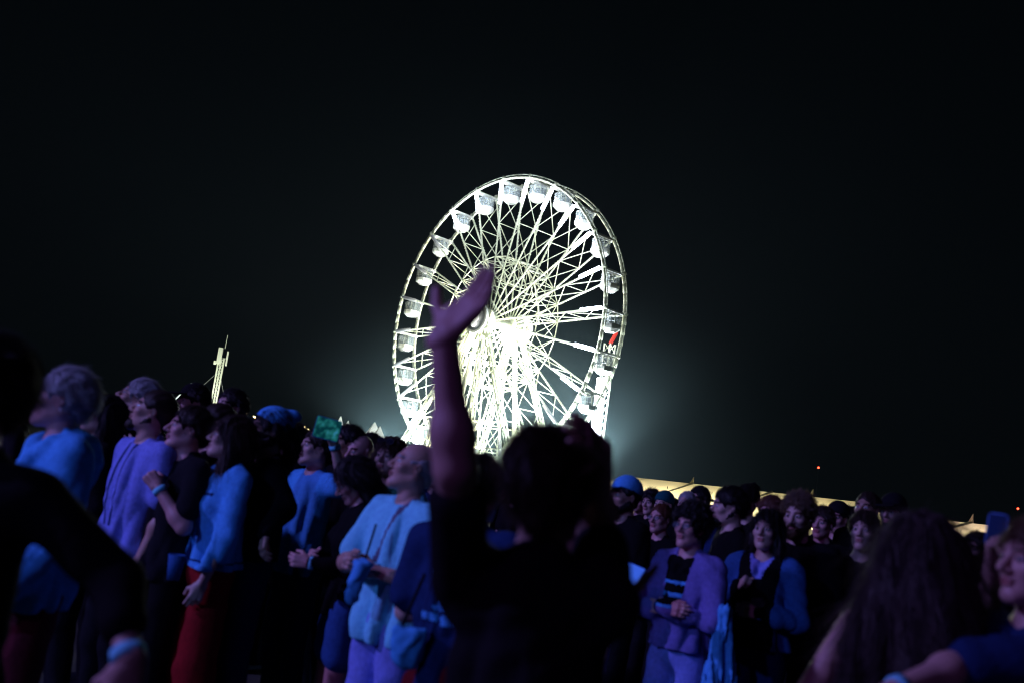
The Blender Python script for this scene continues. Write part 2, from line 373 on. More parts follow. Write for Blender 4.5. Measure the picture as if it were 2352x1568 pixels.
def marquee(pa, pb, d0, d1, label, color):
    a, b = at(pa[0], pa[1], d0), at(pb[0], pb[1], d1)
    root = empty('marquee', ((a.x+b.x)/2, (a.y+b.y)/2, 0), math.atan2(b.y-a.y, b.x-a.x)); tag(root, label, 'tent', 'long lit marquees')
    L = math.hypot(b.x-a.x, b.y-a.y)/2; h = (a.z+b.z)/2; dep = 5.0; eave = h-1.9
    m = MB(); n = max(3, int(L*2/5))
    V = []; F = []
    for i in range(n+1):
        x = -L+2*L*i/n
        for y, z in ((-dep, eave), (-dep*0.5, eave+1.05), (0, h), (dep*0.5, eave+1.05), (dep, eave)): V.append((x, y, z+0.0))
    for i in range(n):
        for j in range(4): F.append((i*5+j, i*5+5+j, i*5+6+j, i*5+1+j))
    cm = material('canvas_'+color, {'cream': (0.80, 0.74, 0.52), 'pink': (0.82, 0.70, 0.62), 'grey': (0.6, 0.64, 0.62)}[color], 0.7, var=0.05, scale=0.8)
    if 'Translucent BSDF' not in cm.node_tree.nodes:
        nt = cm.node_tree; tr = nt.nodes.new('ShaderNodeBsdfTranslucent'); pb = nt.nodes['Principled BSDF']
        nt.links.new(pb.inputs['Base Color'].links[0].from_socket, tr.inputs['Color'])
        ms = nt.nodes.new('ShaderNodeMixShader'); ms.inputs[0].default_value = 0.5
        nt.links.new(pb.outputs[0], ms.inputs[1]); nt.links.new(tr.outputs[0], ms.inputs[2]); nt.links.new(ms.outputs[0], nt.nodes['Material Output'].inputs['Surface'])
    m.add(V, F).build('roof', cm, root)
    m = MB(); m.add([(-L, -dep, 0), (L, -dep, 0), (L, -dep, eave), (-L, -dep, eave), (-L, dep, 0), (L, dep, 0), (L, dep, eave), (-L, dep, eave)],
                    [(0, 1, 2, 3), (1, 5, 6, 2), (5, 4, 7, 6), (4, 0, 3, 7)]); m.build('side_wall', cm, root)
    for i in range(n+1):
        x = -L+2*L*i/n
        m = MB(); m.tube((x, -dep-0.02, eave), (x, 0, h+0.03), 0.06, 5); m.tube((x, -dep-0.04, 0), (x, -dep-0.04, eave), 0.06, 5); m.build('arch', grey_steel, root)
    for x in ((-0.35*L, 0.0), (0.62*L, 0.0)): MB().tube((x[0], 0, h), (x[0]+0.1, 0, h+0.32), 0.1, 5, 0.01).build('finial', cm, root)
    return root, L, eave, dep, h
mq = [marquee((1440, 1088), (1990, 1160), 52, 40, 'long cream marquee roof glowing behind the crowd right of the wheel', 'cream'),
      marquee((2150, 1180), (2420, 1234), 36, 31, 'pale pink and cream marquee roof behind the raised phone at right', 'pink'),
      marquee((780, 1000), (925, 1020), 112, 104, 'grey flat marquee building below the white tent spikes', 'grey')]
for root, L, eave, dep, h in mq[:2]:
    n = 5 if L > 5 else 3
    for i in range(n):                                       # lamps hung inside the tent, shining through the canvas
        x = -L+2*L*(i+0.5)/n
        f = MB(); f.tube((x, -1.2, eave+0.75), (x, -1.2, h-0.3), 0.02, 6); f.lathe([(0.02, eave+0.5), (0.16, eave+0.6), (0.1, eave+0.75), (0.02, eave+0.76)], 8, 'Z', (x, -1.2, 0), 1)
        f.build('tent_lamp', [grey_steel, lamp_warm], root)
        l = bpy.data.lights.new('tent_lamp_light', 'POINT'); l.energy = 420; l.color = (1.0, 0.90, 0.66); l.shadow_soft_size = 0.15
        o = bpy.data.objects.new('tent_lamp_light', l); COL.objects.link(o); o.parent = root; o.location = (x, -2.2, eave-0.2)
# lattice mast with aerials and guy wires
mb_, mt_ = at(487, 950, 62), at(513, 800, 62)
mast = empty('lattice_mast', (mt_.x, mt_.y, 0), R_(12)); tag(mast, 'slim pale lattice mast with antenna boxes and guy wires left of the wheel', 'mast')
mh = mt_.z
truss(MB(), (0, 0, 0), (0, 0, mh-0.6), 0.14, 0.04, 0.35).build('lattice', material('mast_paint', (0.72, 0.76, 0.62), 0.5), mast)
m = MB(); m.tube((0, 0, 0), (0, 0, mh-0.6), 0.045, 6); m.build('riser', MAT['mast_paint'], mast)
m = MB(); m.box((-0.12, -0.2, mh-0.5), (0.26, 0.3, 1.0)); m.build('antenna_box', MAT['mast_paint'], mast)
m = MB(); m.box((0.33, -0.1, mh-0.6), (0.09, 0.2, 0.9)); m.tube((0.1, 0, mh-0.6), (0.33, 0, mh-0.6), 0.02, 5); m.build('antenna_panel', MAT['mast_paint'], mast)
m = MB(); m.box((-0.33, -0.1, mh-0.95), (0.16, 0.2, 0.22)); m.build('radio_unit', MAT['mast_paint'], mast)
m = MB(); m.tube((0.1, 0, mh), (0.12, 0, mh+0.85), 0.02, 5); m.build('whip', MAT['mast_paint'], mast)
for gx, gy in ((-3.4, -1), (1.7, -1.2), (0, 4)): MB().tube((0, 0, mh-1.4), (gx*1.3, gy, 0), 0.018, 4).build('guy_wire', grey_steel, mast)
spot('mast_fill_spot', Matrix.Translation((mt_.x, mt_.y, 0)) @ Vector((1.5, -4.0, 1.0)), (mt_.x, mt_.y, mh*0.8), 3500, (0.95, 1.0, 0.85), 110, 0.1)  # unseen spot added to brighten the mast and gantry
tp = at(440, 880, 60); tri = empty('truss_gantry', (tp.x, tp.y, 0), 0); tag(tri, 'small dark tripod frame poking up left of the lattice mast', 'gantry')
for dx, dy in ((-1.9, 0), (0.8, 0), (-0.1, 1.2), (-0.35, -0.6)): MB().tube((0, 0, tp.z), (dx*1.9, dy*1.6, 0), 0.05, 6).build('strut', material('gantry_paint', (0.5, 0.62, 0.66), 0.5), tri)
# string lights on poles, far left
for i, (px, py, d) in enumerate(((548, 952, 45), (563, 958, 46), (600, 963, 48), (480, 950, 45), (668, 984, 50), (698, 991, 50), (708, 998, 48), (412, 934, 44))):
    p = at(px, py-10, d); e = empty('festoon_pole', (p.x, p.y, 0))
    tag(e, ['warm string light cluster right of the lattice mast foot', 'warm bulbs just above the capped bearded man', 'warm bulbs left of the capped bearded man, on a dark pole',
            'warm bulbs at the foot of the lattice mast', 'warm lamp above dark heads, left of the raised phone, brightest', 'warm lamp nearest the raised green phone',
            'small curled row of warm bulbs under the lamp near the phone', 'faint warm bulbs behind the clapping person'][i], 'string lights', 'warm string lights behind the crowd')
    MB().tube((0, 0, 0), (0, 0, p.z+0.1), 0.04, 6).build('pole', dark_steel, e)
    for j in range(5 if i not in (4, 5) else 2):
        q = Vector((rng.uniform(-0.3, 0.3), rng.uniform(-0.3, 0.1), p.z-0.05-rng.uniform(0, 0.3))) if j else Vector((0, -0.08, p.z))
        r = 0.075 if j == 0 else 0.03
        b = MB(); b.lathe([(0.01, -r), (r*0.8, -r*0.5), (r, 0), (r*0.8, r*0.5), (0.01, r)], 8, 'Z', q); b.build('bulb', lamp_warm, e, True)
# aircraft warning lamps on two far cranes
for px, py, d, lab in ((1880, 1073, 300, 'tiny red warning light in the sky above the cream marquee'), (2338, 1167, 300, 'tiny red warning light at the right edge above the raised phone')):
    p = at(px, py, d); e = empty('warning_light', (p.x, p.y, 0)); tag(e, lab, 'warning light', 'red warning lights')
    MB().tube((0, 0, 0), (0, 0, p.z), 0.12, 6, 0.05).build('mast', dark_steel, e)
    MB().lathe([(0.02, -0.3), (0.28, -0.15), (0.28, 0.15), (0.02, 0.3)], 8, 'Z', (0, 0, p.z)).build('lamp', red_light, e)

# local volume added for the glow at the wheel's foot, in place of lens bloom
glow_m = bpy.data.materials.new('glow_mist_air'); glow_m.use_nodes = True; mn = glow_m.node_tree
for n_ in list(mn.nodes):
    if n_.type == 'BSDF_PRINCIPLED': mn.nodes.remove(n_)
mv = mn.nodes.new('ShaderNodeVolumePrincipled'); mv.inputs['Density'].default_value = GLOW_MIST; mv.inputs['Color'].default_value = (0.62, 0.92, 1.0, 1)
mtc = mn.nodes.new('ShaderNodeTexCoord'); mgr = mn.nodes.new('ShaderNodeTexGradient'); mgr.gradient_type = 'QUADRATIC_SPHERE'   # thins out towards its edge
mmu = mn.nodes.new('ShaderNodeMath'); mmu.operation = 'MULTIPLY'; mmu.inputs[1].default_value = GLOW_MIST
mn.links.new(mtc.outputs['Object'], mgr.inputs[0]); mn.links.new(mgr.outputs['Fac'], mmu.inputs[0]); mn.links.new(mmu.outputs[0], mv.inputs['Density'])
mn.links.new(mv.outputs[0], mn.nodes['Material Output'].inputs['Volume'])
for (x, y, z), (rx, ry, rz) in (((5, 0, 2), (42, 28, 26)),):
    m = MB(); V = []; n, k = 32, 16
    prof = [(math.sin(math.pi*max(0.02, min(0.98, j/k))), -math.cos(math.pi*max(0.02, min(0.98, j/k)))) for j in range(k+1)]
    m.lathe(prof, n, 'Z'); pass
    o = m.build('glow_mist', glow_m); c = Rw @ Vector((x, y, z)); o.location = (WC.x+c.x, WC.y+c.y, c.z+0.0); o.rotation_euler.z = WYAW; o.scale = (rx, ry, rz); tag(o, kind='stuff')

# ================================================================== people: signed-distance modelling meshed with surface nets
def smin(a, b, k):
    if k <= 0: return np.minimum(a, b)
    h = np.maximum(k-np.abs(a-b), 0)/k
    return np.minimum(a, b)-h*h*k*0.25
class SDF:
    def __init__(s): s.ops = []; s.post = []; s.late = []
    def cone(s, a, b, r1, r2=None, k=0.02, op='+', flat=None):
        s.ops.append(('c', np.array(a, float), np.array(b, float), r1, r1 if r2 is None else r2, k, op, flat)); return s
    def ell(s, c, r, k=0.02, op='+', rot=None):
        r = (r, r, r) if np.isscalar(r) else r
        s.ops.append(('e', np.array(c, float), np.array(r, float), None if rot is None else np.array(rot, float), 0, k, op, None)); return s
    def cut(s, p, n, k=0.01):      # removes what lies on the side n points to
        n = np.array(n, float); n /= np.linalg.norm(n); s.ops.append(('p', np.array(p, float), n, 0, 0, k, '-', None)); return s
    def bounds(s):
        lo, hi = np.full(3, 1e9), np.full(3, -1e9)
        for t, a, b, r1, r2, k, op, fl in s.ops:
            if op != '+': continue
            if t == 'c': lo = np.minimum(lo, np.minimum(a-r1, b-r2)); hi = np.maximum(hi, np.maximum(a+r1, b+r2))
            else:
                m = b.max() if r1 is not None else b
                lo = np.minimum(lo, a-m); hi = np.maximum(hi, a+m)
        return lo-0.03, hi+0.03
    def mesh(s, h):
        lo, hi = s.bounds(); n = np.ceil((hi-lo)/h).astype(int)+2
        ax = [(lo[i]+np.arange(n[i])*h).astype(np.float32) for i in range(3)]
        Fd = np.full(n, 0.5, np.float32)
        for t, a, b, r1, r2, k, op, fl in s.ops:
            if t == 'p':
                d = -((ax[0]-a[0])*b[0])[:, None, None]-((ax[1]-a[1])*b[1])[None, :, None]-((ax[2]-a[2])*b[2])[None, None, :]
                Fd = -smin(-Fd, d, k); continue
            pad = max(k, 0.02)+2*h
            if t == 'c': bl, bh = np.minimum(a-r1, b-r2)-pad, np.maximum(a+r1, b+r2)+pad
            else:
                m = b.max() if r1 is not None else b
                bl, bh = a-m-pad, a+m+pad
            i0 = np.clip(np.floor((bl-lo)/h).astype(int), 0, n); i1 = np.clip(np.ceil((bh-lo)/h).astype(int)+1, 0, n)
            if np.any(i1 <= i0): continue
            X = ax[0][i0[0]:i1[0]][:, None, None]; Y = ax[1][i0[1]:i1[1]][None, :, None]; Z = ax[2][i0[2]:i1[2]][None, None, :]
            if t == 'c':
                ba = b-a; L2 = float(ba @ ba)+1e-9
                tt = np.clip(((X-a[0])*ba[0]+(Y-a[1])*ba[1]+(Z-a[2])*ba[2])/L2, 0, 1)
                dx, dy, dz = X-a[0]-tt*ba[0], Y-a[1]-tt*ba[1], Z-a[2]-tt*ba[2]
                if fl is not None: dx = dx/fl[0]; dy = dy/fl[1]; dz = dz/fl[2]
                d = np.sqrt(dx*dx+dy*dy+dz*dz)-(r1+(r2-r1)*tt)
            else:
                px, py, pz = X-a[0], Y-a[1], Z-a[2]
                if r1 is not None:
                    Rm = r1; px, py, pz = (Rm[0, 0]*px+Rm[1, 0]*py+Rm[2, 0]*pz, Rm[0, 1]*px+Rm[1, 1]*py+Rm[2, 1]*pz, Rm[0, 2]*px+Rm[1, 2]*py+Rm[2, 2]*pz)
                k0 = np.sqrt((px/b[0])**2+(py/b[1])**2+(pz/b[2])**2); k1 = np.sqrt((px/b[0]**2)**2+(py/b[1]**2)**2+(pz/b[2]**2)**2)+1e-6
                d = k0*(k0-1)/k1
            sl = tuple(slice(i0[i], i1[i]) for i in range(3))
            if op == '+': Fd[sl] = smin(Fd[sl], d, k)
            else: Fd[sl] = -smin(-Fd[sl], d, k)
        for f in s.post:
            Fd = Fd+f(ax[0][:, None, None], ax[1][None, :, None], ax[2][None, None, :]).astype(np.float32)
        for p_, n_ in s.late:
            d = -((ax[0]-p_[0])*n_[0])[:, None, None]-((ax[1]-p_[1])*n_[1])[None, :, None]-((ax[2]-p_[2])*n_[2])[None, None, :]
            Fd = -smin(-Fd, d, 0.008)
        return nets(Fd, lo, h)
CORN = np.array([(i, j, k) for i in (0, 1) for j in (0, 1) for k in (0, 1)])
EDGES = [(a, b) for a in range(8) for b in range(a+1, 8) if np.abs(CORN[a]-CORN[b]).sum() == 1]
def nets(Fd, lo, h):
    for ax_ in range(3):                        # keep the surface closed at the grid border
        Fd = np.moveaxis(Fd, ax_, 0); Fd[0] = np.maximum(Fd[0], 0.01); Fd[-1] = np.maximum(Fd[-1], 0.01); Fd = np.moveaxis(Fd, 0, ax_)
    ins = Fd < 0; n = Fd.shape
    c = np.zeros((n[0]-1, n[1]-1, n[2]-1), np.int8)
    for i, j, k in CORN: c += ins[i:n[0]-1+i, j:n[1]-1+j, k:n[2]-1+k]
    act = np.argwhere((c > 0) & (c < 8)); idx = np.full(c.shape, -1, np.int32); idx[tuple(act.T)] = np.arange(len(act))
    vals = np.stack([Fd[act[:, 0]+i, act[:, 1]+j, act[:, 2]+k] for i, j, k in CORN], 1)
    acc = np.zeros((len(act), 3)); cnt = np.zeros(len(act))
    for a, b in EDGES:
        va, vb = vals[:, a], vals[:, b]; m = (va < 0) != (vb < 0)
        t = va[m]/(va[m]-vb[m]); acc[m] += CORN[a]+t[:, None]*(CORN[b]-CORN[a]); cnt[m] += 1
    V = lo+(act+acc/np.maximum(cnt, 1)[:, None])*h
    Q = []
    for ax_ in range(3):
        u, v = [(1, 2), (2, 0), (0, 1)][ax_]
        A = np.moveaxis(ins, ax_, 0); d = A[:-1] != A[1:]
        e = np.argwhere(np.moveaxis(np.concatenate([d, np.zeros_like(d[:1])], 0), 0, ax_))
        e = e[(e[:, u] > 0) & (e[:, v] > 0) & (e[:, u] < n[u]-1) & (e[:, v] < n[v]-1)]
        if not len(e): continue
        flip = ins[tuple(e.T)]
        def cell(du, dv):
            q = e.copy(); q[:, u] -= du; q[:, v] -= dv; return idx[tuple(q.T)]
        q = np.stack([cell(1, 1), cell(0, 1), cell(0, 0), cell(1, 0)], 1); q[~flip] = q[~flip][:, ::-1]; Q.append(q)
    return V.astype(np.float32), np.concatenate(Q) if Q else np.zeros((0, 4), int)

# ------------------------------------------------------------------ heads (origin between the ears, facing -y)
def rot3(yaw, pitch, roll=0.0):
    return np.array((Matrix.Rotation(R_(yaw), 3, 'Z') @ Matrix.Rotation(R_(-pitch), 3, 'X') @ Matrix.Rotation(R_(roll), 3, 'Y')))
HEADS = {}
def head_mesh(var, h):
    key = (var, h)
    if key in HEADS: return HEADS[key]
    r = random.Random(var*17+3); female = var % 2 == 1
    jw = 0.043 if female else 0.05; cz = -0.1 if female else -0.106
    w = 1+r.uniform(-0.04, 0.04); nl = r.uniform(0.0, 0.006); open_ = r.choice((0, 0, 0, 0.004))
    s = SDF()
    s.ell((0, 0.014, 0.036), (0.074*w, 0.095, 0.084), 0)
    s.ell((0, -0.034, -0.03), (0.058*w, 0.058, 0.085), 0.03)
    for sx in (-1, 1):
        s.cone((sx*jw, 0.008, -0.055), (sx*0.012, -0.07, cz), 0.022, 0.017, 0.03)
        s.ell((sx*0.041*w, -0.062, -0.022), (0.021, 0.02, 0.017), 0.022)
    s.ell((0, -0.077, cz+0.004), (0.018, 0.016, 0.015), 0.02)
    s.ell((0, -0.08, 0.024), (0.048, 0.013, 0.01 if female else 0.013), 0.02)
    for sx in (-1, 1): s.ell((sx*0.031, -0.1, 0.003), (0.019, 0.02, 0.0125), 0.014, '-')
    s.cone((0, -0.086, 0.014), (0, -0.112-nl, -0.027), 0.0085, 0.0125, 0.01)
    for sx in (-1, 1): s.ell((sx*0.0125, -0.099, -0.033), (0.0085, 0.011, 0.008), 0.007)
    for sx in (-1, 1): s.ell((sx*0.031, -0.0775, 0.003), 0.0135, 0.004)
    s.ell((0, -0.094, -0.056), (0.024, 0.009, 0.0055), 0.008); s.ell((0, -0.092, -0.069-open_), (0.02, 0.01, 0.0065), 0.008)
    s.ell((0, -0.108, -0.0625-open_/2), (0.017, 0.014, 0.0026+open_), 0.004, '-')
    for sx in (-1, 1):
        s.ell((sx*0.077*w, 0.014, -0.002), (0.007, 0.018, 0.03), 0.008, rot=rot3(sx*20, 0)); s.ell((sx*0.084*w, 0.008, 0.0), (0.006, 0.009, 0.015), 0.004, '-')
    s.cone((0, 0.022, -0.05), (0, 0.035, -0.15), 0.05 if female else 0.056, 0.05 if female else 0.058, 0.03)
    V, Q = s.mesh(h)
    c = V[Q].mean(1); mi = np.zeros(len(Q), int)
    x, y, z = np.abs(c[:, 0]), c[:, 1], c[:, 2]; f = y < -0.055
    mi[f & (np.hypot(x/0.021, (z+0.0625+open_/2)/(0.0115+open_)) < 1) & (y < -0.085)] = 1                 # lips
    mi[f & (np.hypot((x-0.031)/0.0155, (z-0.003)/0.0075) < 1)] = 2                                           # eye
    mi[f & (np.hypot((x-0.029)/0.0065, (z-0.003)/0.0075) < 1)] = 3                                           # iris
    bz = 0.0235+0.004*np.cos((x-0.03)*60); mi[f & (np.abs(z-bz) < (0.0035 if female else 0.005)) & (x > 0.012) & (x < 0.052)] = 4   # brow
    if open_: mi[f & (x < 0.013) & (np.abs(z+0.0625+open_/2) < 0.0035+open_*0.6) & (y < -0.07)] = 3
    HEADS[key] = (V, Q, mi); return HEADS[key]
def strand_noise(amp, f=70, fz=10):
    return lambda X, Y, Z: amp*np.sin(f*X+4*np.sin(fz*Z+9*Y))*np.sin(f*0.9*Y+4*np.sin(fz*1.2*Z+1.7))+0.5*amp*np.sin(2.3*f*(X+0.6*Y)+3*np.sin(2*fz*Z))
HAIRS = {}
def hair_mesh(style, h):
    key = (style, h)
    if key in HAIRS: return HAIRS[key]
    s = SDF(); infl = {'crop': 0.006, 'short': 0.014, 'wavy': 0.022, 'curly': 0.034, 'halo': 0.014, 'fringe': 0.006, 'updo': 0.017}.get(style, 0.016)
    s.ell((0, 0.018, 0.04), (0.076+infl, 0.095+infl, 0.084+infl*1.15), 0)
    if style in ('short', 'crop', 'wavy', 'halo', 'curly'):
        s.cone((0, 0.07, 0.02), (0, 0.075, -0.05), 0.05+infl*0.5, 0.03, 0.03)
        for sx in (-1, 1): s.cone((sx*0.066, -0.005, 0.05), (sx*0.07, -0.018, 0.005), 0.02+infl*0.5, 0.008, 0.02)
    if style == 'wavy': s.ell((0.02, -0.05, 0.115), (0.055, 0.05, 0.03), 0.03)
    if style in ('long', 'longdown'):
        for sx in (-1, 1):
            s.cone((sx*0.065, 0.02, 0.03), (sx*0.085, 0.03, -0.16), 0.04, 0.042, 0.04); s.cone((sx*0.085, 0.03, -0.16), (sx*0.09, 0.025, -0.34), 0.042, 0.026, 0.03)
        s.cone((0, 0.06, 0.0), (0, 0.085, -0.3), 0.075, 0.06, 0.05)
    if style == 'huge':
        s.cone((0, 0.05, 0.03), (0, 0.085, -0.25), 0.1, 0.13, 0.06); s.cone((0, 0.085, -0.25), (0.03, 0.1, -0.55), 0.13, 0.1, 0.06)
        s.cone((-0.06, 0.05, 0.0), (-0.19, 0.07, -0.26), 0.07, 0.04, 0.06)
        s.cone((0.06, 0.05, 0.0), (0.2, 0.07, -0.27), 0.07, 0.045, 0.06)
        for sx in (-1, 1): s.cone((sx*0.07, 0.02, 0.0), (sx*0.13, 0.04, -0.3), 0.06, 0.07, 0.06); s.cone((sx*0.13, 0.04, -0.3), (sx*0.14, 0.07, -0.5), 0.07, 0.04, 0.05)
    if style == 'bob':
        for sx in (-1, 1): s.cone((sx*0.065, 0.02, 0.03), (sx*0.08, 0.01, -0.09), 0.042, 0.04, 0.03)
        s.cone((0, 0.06, 0.0), (0, 0.07, -0.09), 0.07, 0.05, 0.04)
    if style in ('pony', 'bun', 'updo'):
        s.cone((0, 0.06, 0.01), (0, 0.07, -0.04), 0.055, 0.03, 0.03)
        if style == 'updo': s.ell((0.02, 0.1, 0.07), (0.06, 0.05, 0.06), 0.03)
        elif style == 'bun': s.ell((0.0, 0.085, 0.115), (0.052, 0.05, 0.046), 0.015)
        else: s.cone((0, 0.12, 0.03), (0, 0.15, -0.05), 0.035, 0.04, 0.02); s.cone((0, 0.15, -0.05), (0, 0.13, -0.26), 0.04, 0.018, 0.03)
    if style == 'fringe':
        s.cut((0, 0, 0.035), (0, -0.35, 1), 0.01); s.cone((0, 0.07, 0.02), (0, 0.075, -0.05), 0.045, 0.03, 0.03)
    fz = 0.075 if style not in ('halo', 'fringe') else 0.085
    s.ell((0, -0.115, -0.03), (0.078, 0.09, fz+0.022), 0.012, '-')
    if style not in ('long', 'longdown', 'bob', 'huge'):
        for sx in (-1, 1): s.ell((sx*0.09, -0.01, -0.015), (0.035, 0.034, 0.034), 0.01, '-')
        if style not in ('pony',): s.cut((0, 0.05, -0.075), (0, 0, -1), 0.02)
    s.post.append(strand_noise(0.012, 95, 40) if style in ('curly',) else strand_noise(0.007 if style in ('long', 'huge', 'bob', 'halo', 'wavy', 'longdown') else (0.0025 if style in ('crop', 'fringe') else 0.0038), 70 if style != 'short' else 120, 10 if style != 'short' else 6))
    V, Q = s.mesh(h)
    # loose strands standing off the surface
    r = np.random.default_rng(hash(style) % 1000 if False else sum(map(ord, style)))
    cen = V[Q].mean(1); e1 = V[Q[:, 1]]-V[Q[:, 0]]; e2 = V[Q[:, 3]]-V[Q[:, 0]]; nn = np.cross(e1, e2); nn /= np.linalg.norm(nn, axis=1)[:, None]+1e-9
    outer = np.ones(len(Q), bool); outer &= ~((cen[:, 1] < -0.03) & (cen[:, 2] < 0.05)); pick = np.flatnonzero(outer)
    N = {'crop': 1500, 'fringe': 900, 'huge': 9000, 'long': 6500, 'curly': 5000, 'halo': 6000, 'updo': 9000}.get(style, 4500); pick = r.choice(pick, N)
    P, Nn = cen[pick], nn[pick]
    flow = np.tile(np.array([0, 0.35, -1.0]), (N, 1)); flow[:, :2] += P[:, :2]*2
    if style in ('crop', 'short', 'wavy', 'curly', 'halo', 'fringe'): flow = np.stack([P[:, 0]*3, 0.5+0*P[:, 0], -0.3+0*P[:, 0]], 1)
    flow -= Nn*np.sum(flow*Nn, 1)[:, None]; flow /= np.linalg.norm(flow, axis=1)[:, None]+1e-6
    lift = {'crop': 0.6, 'curly': 0.9, 'halo': 0.8, 'short': 0.2, 'wavy': 0.3, 'updo': 0.15, 'huge': 0.08}.get(style, 0.12); Ls = {'crop': 0.007, 'short': 0.036, 'updo': 0.06, 'bob': 0.07, 'pony': 0.06, 'curly': 0.03, 'halo': 0.034, 'huge': 0.16, 'long': 0.11, 'wavy': 0.045, 'fringe': 0.008}.get(style, 0.04)
    dirv = flow*(1-lift*0.5)+Nn*lift*r.uniform(0.2, 1.2, (N, 1))+r.normal(0, 0.18 if style not in ('huge', 'long', 'short', 'bob', 'pony') else 0.07, (N, 3)); dirv /= np.linalg.norm(dirv, axis=1)[:, None]
    Ls = Ls*r.uniform(0.4, 1.2, (N, 1)); side = np.cross(dirv, Nn); side /= np.linalg.norm(side, axis=1)[:, None]+1e-6
    wd = 0.0009 if style != 'huge' else 0.0011
    p0 = P-Nn*0.002; p1 = P+dirv*Ls*0.5+Nn*0.001; p2 = P+dirv*Ls*0.85+flow*Ls*0.3
    SV = np.concatenate([p0-side*wd, p0+side*wd, p1-side*wd, p1+side*wd, p2-side*wd*0.3, p2+side*wd*0.3]).astype(np.float32)
    i = np.arange(N); SQ = np.concatenate([np.stack([i, i+N, i+3*N, i+2*N], 1), np.stack([i+2*N, i+3*N, i+5*N, i+4*N], 1)])
    HAIRS[key] = (np.concatenate([V, SV]), np.concatenate([Q, SQ+len(V)])); return HAIRS[key]
def beard_mesh(kind, h):
    key = ('beard'+kind, h)
    if key in HAIRS: return HAIRS[key]
    i = {'full': 0.012, 'stubble': 0.0035}[kind]; s = SDF()
    for sx in (-1, 1):
        s.cone((sx*0.05, 0.006, -0.05), (sx*0.012, -0.072, -0.104), 0.023+i, 0.02+i, 0.03)
        if kind == 'full': s.cone((sx*0.006, -0.1, -0.046), (sx*0.03, -0.086, -0.07), 0.007+i*0.4, 0.008+i*0.4, 0.01)
    s.ell((0, -0.076, -0.1), (0.026+i, 0.02+i, 0.022+i*1.3), 0.02)
    s.ell((0, -0.1, -0.064), (0.024, 0.03, 0.011), 0.006, '-')
    for sx in (-1, 1): s.ell((sx*0.045, -0.085, -0.03), (0.032, 0.03, 0.03), 0.012, '-')
    s.post.append(strand_noise(0.003, 160, 60)); HAIRS[key] = s.mesh(h); return HAIRS[key]
def cap_mesh(kind, h):
    key = ('cap'+kind, h)
    if key in HAIRS: return HAIRS[key]
    s = SDF(); s.ell((0, 0.016, 0.052), (0.092, 0.113, 0.098), 0)
    if kind == 'beanie': s.cut((0, 0, 0.02), (0, -0.25, -1), 0.006); s.post.append(lambda X, Y, Z: 0.0015*np.sin(900*X*0+500*np.arctan2(X, Y-0.016)*0.08)+0*Z)
    elif kind == 'bandana': s.cut((0, 0, 0.035), (0, -0.4, -1), 0.006); s.ell((0.0, 0.1, 0.12), (0.045, 0.05, 0.035), 0.02)
    else:
        s.cut((0, 0, 0.045), (0, -0.2, -1), 0.006)
        yb = -0.13 if kind == 'cap' else 0.15
        s.ell((0, yb, 0.045 if kind == 'cap' else 0.04), (0.07, 0.07, 0.008), 0.01, rot=rot3(0, -8 if kind == 'cap' else 10))
    HAIRS[key] = s.mesh(h); return HAIRS[key]
def glasses_mesh(sun=False):
    key = ('glasses', sun)
    if key in HAIRS: return HAIRS[key]
    m = MB(); n = 14
    for sx in (-1, 1):
        ring = [Vector((sx*0.033+0.026*math.cos(t), -0.103, 0.001+0.019*math.sin(t))) for t in [2*math.pi*i/n for i in range(n)]]
        for i in range(n): m.tube(ring[i], ring[(i+1) % n], 0.002, 4)
        m.add(ring, [tuple(range(n))], 1); m.tube((sx*0.059, -0.1, 0.004), (sx*0.079, 0.01, 0.004), 0.002, 4)
    m.tube((-0.008, -0.103, 0.004), (0.008, -0.103, 0.004), 0.002, 4)
    HAIRS[key] = (np.array([tuple(v) for v in m.V], np.float32), m.F, m.m); return HAIRS[key]

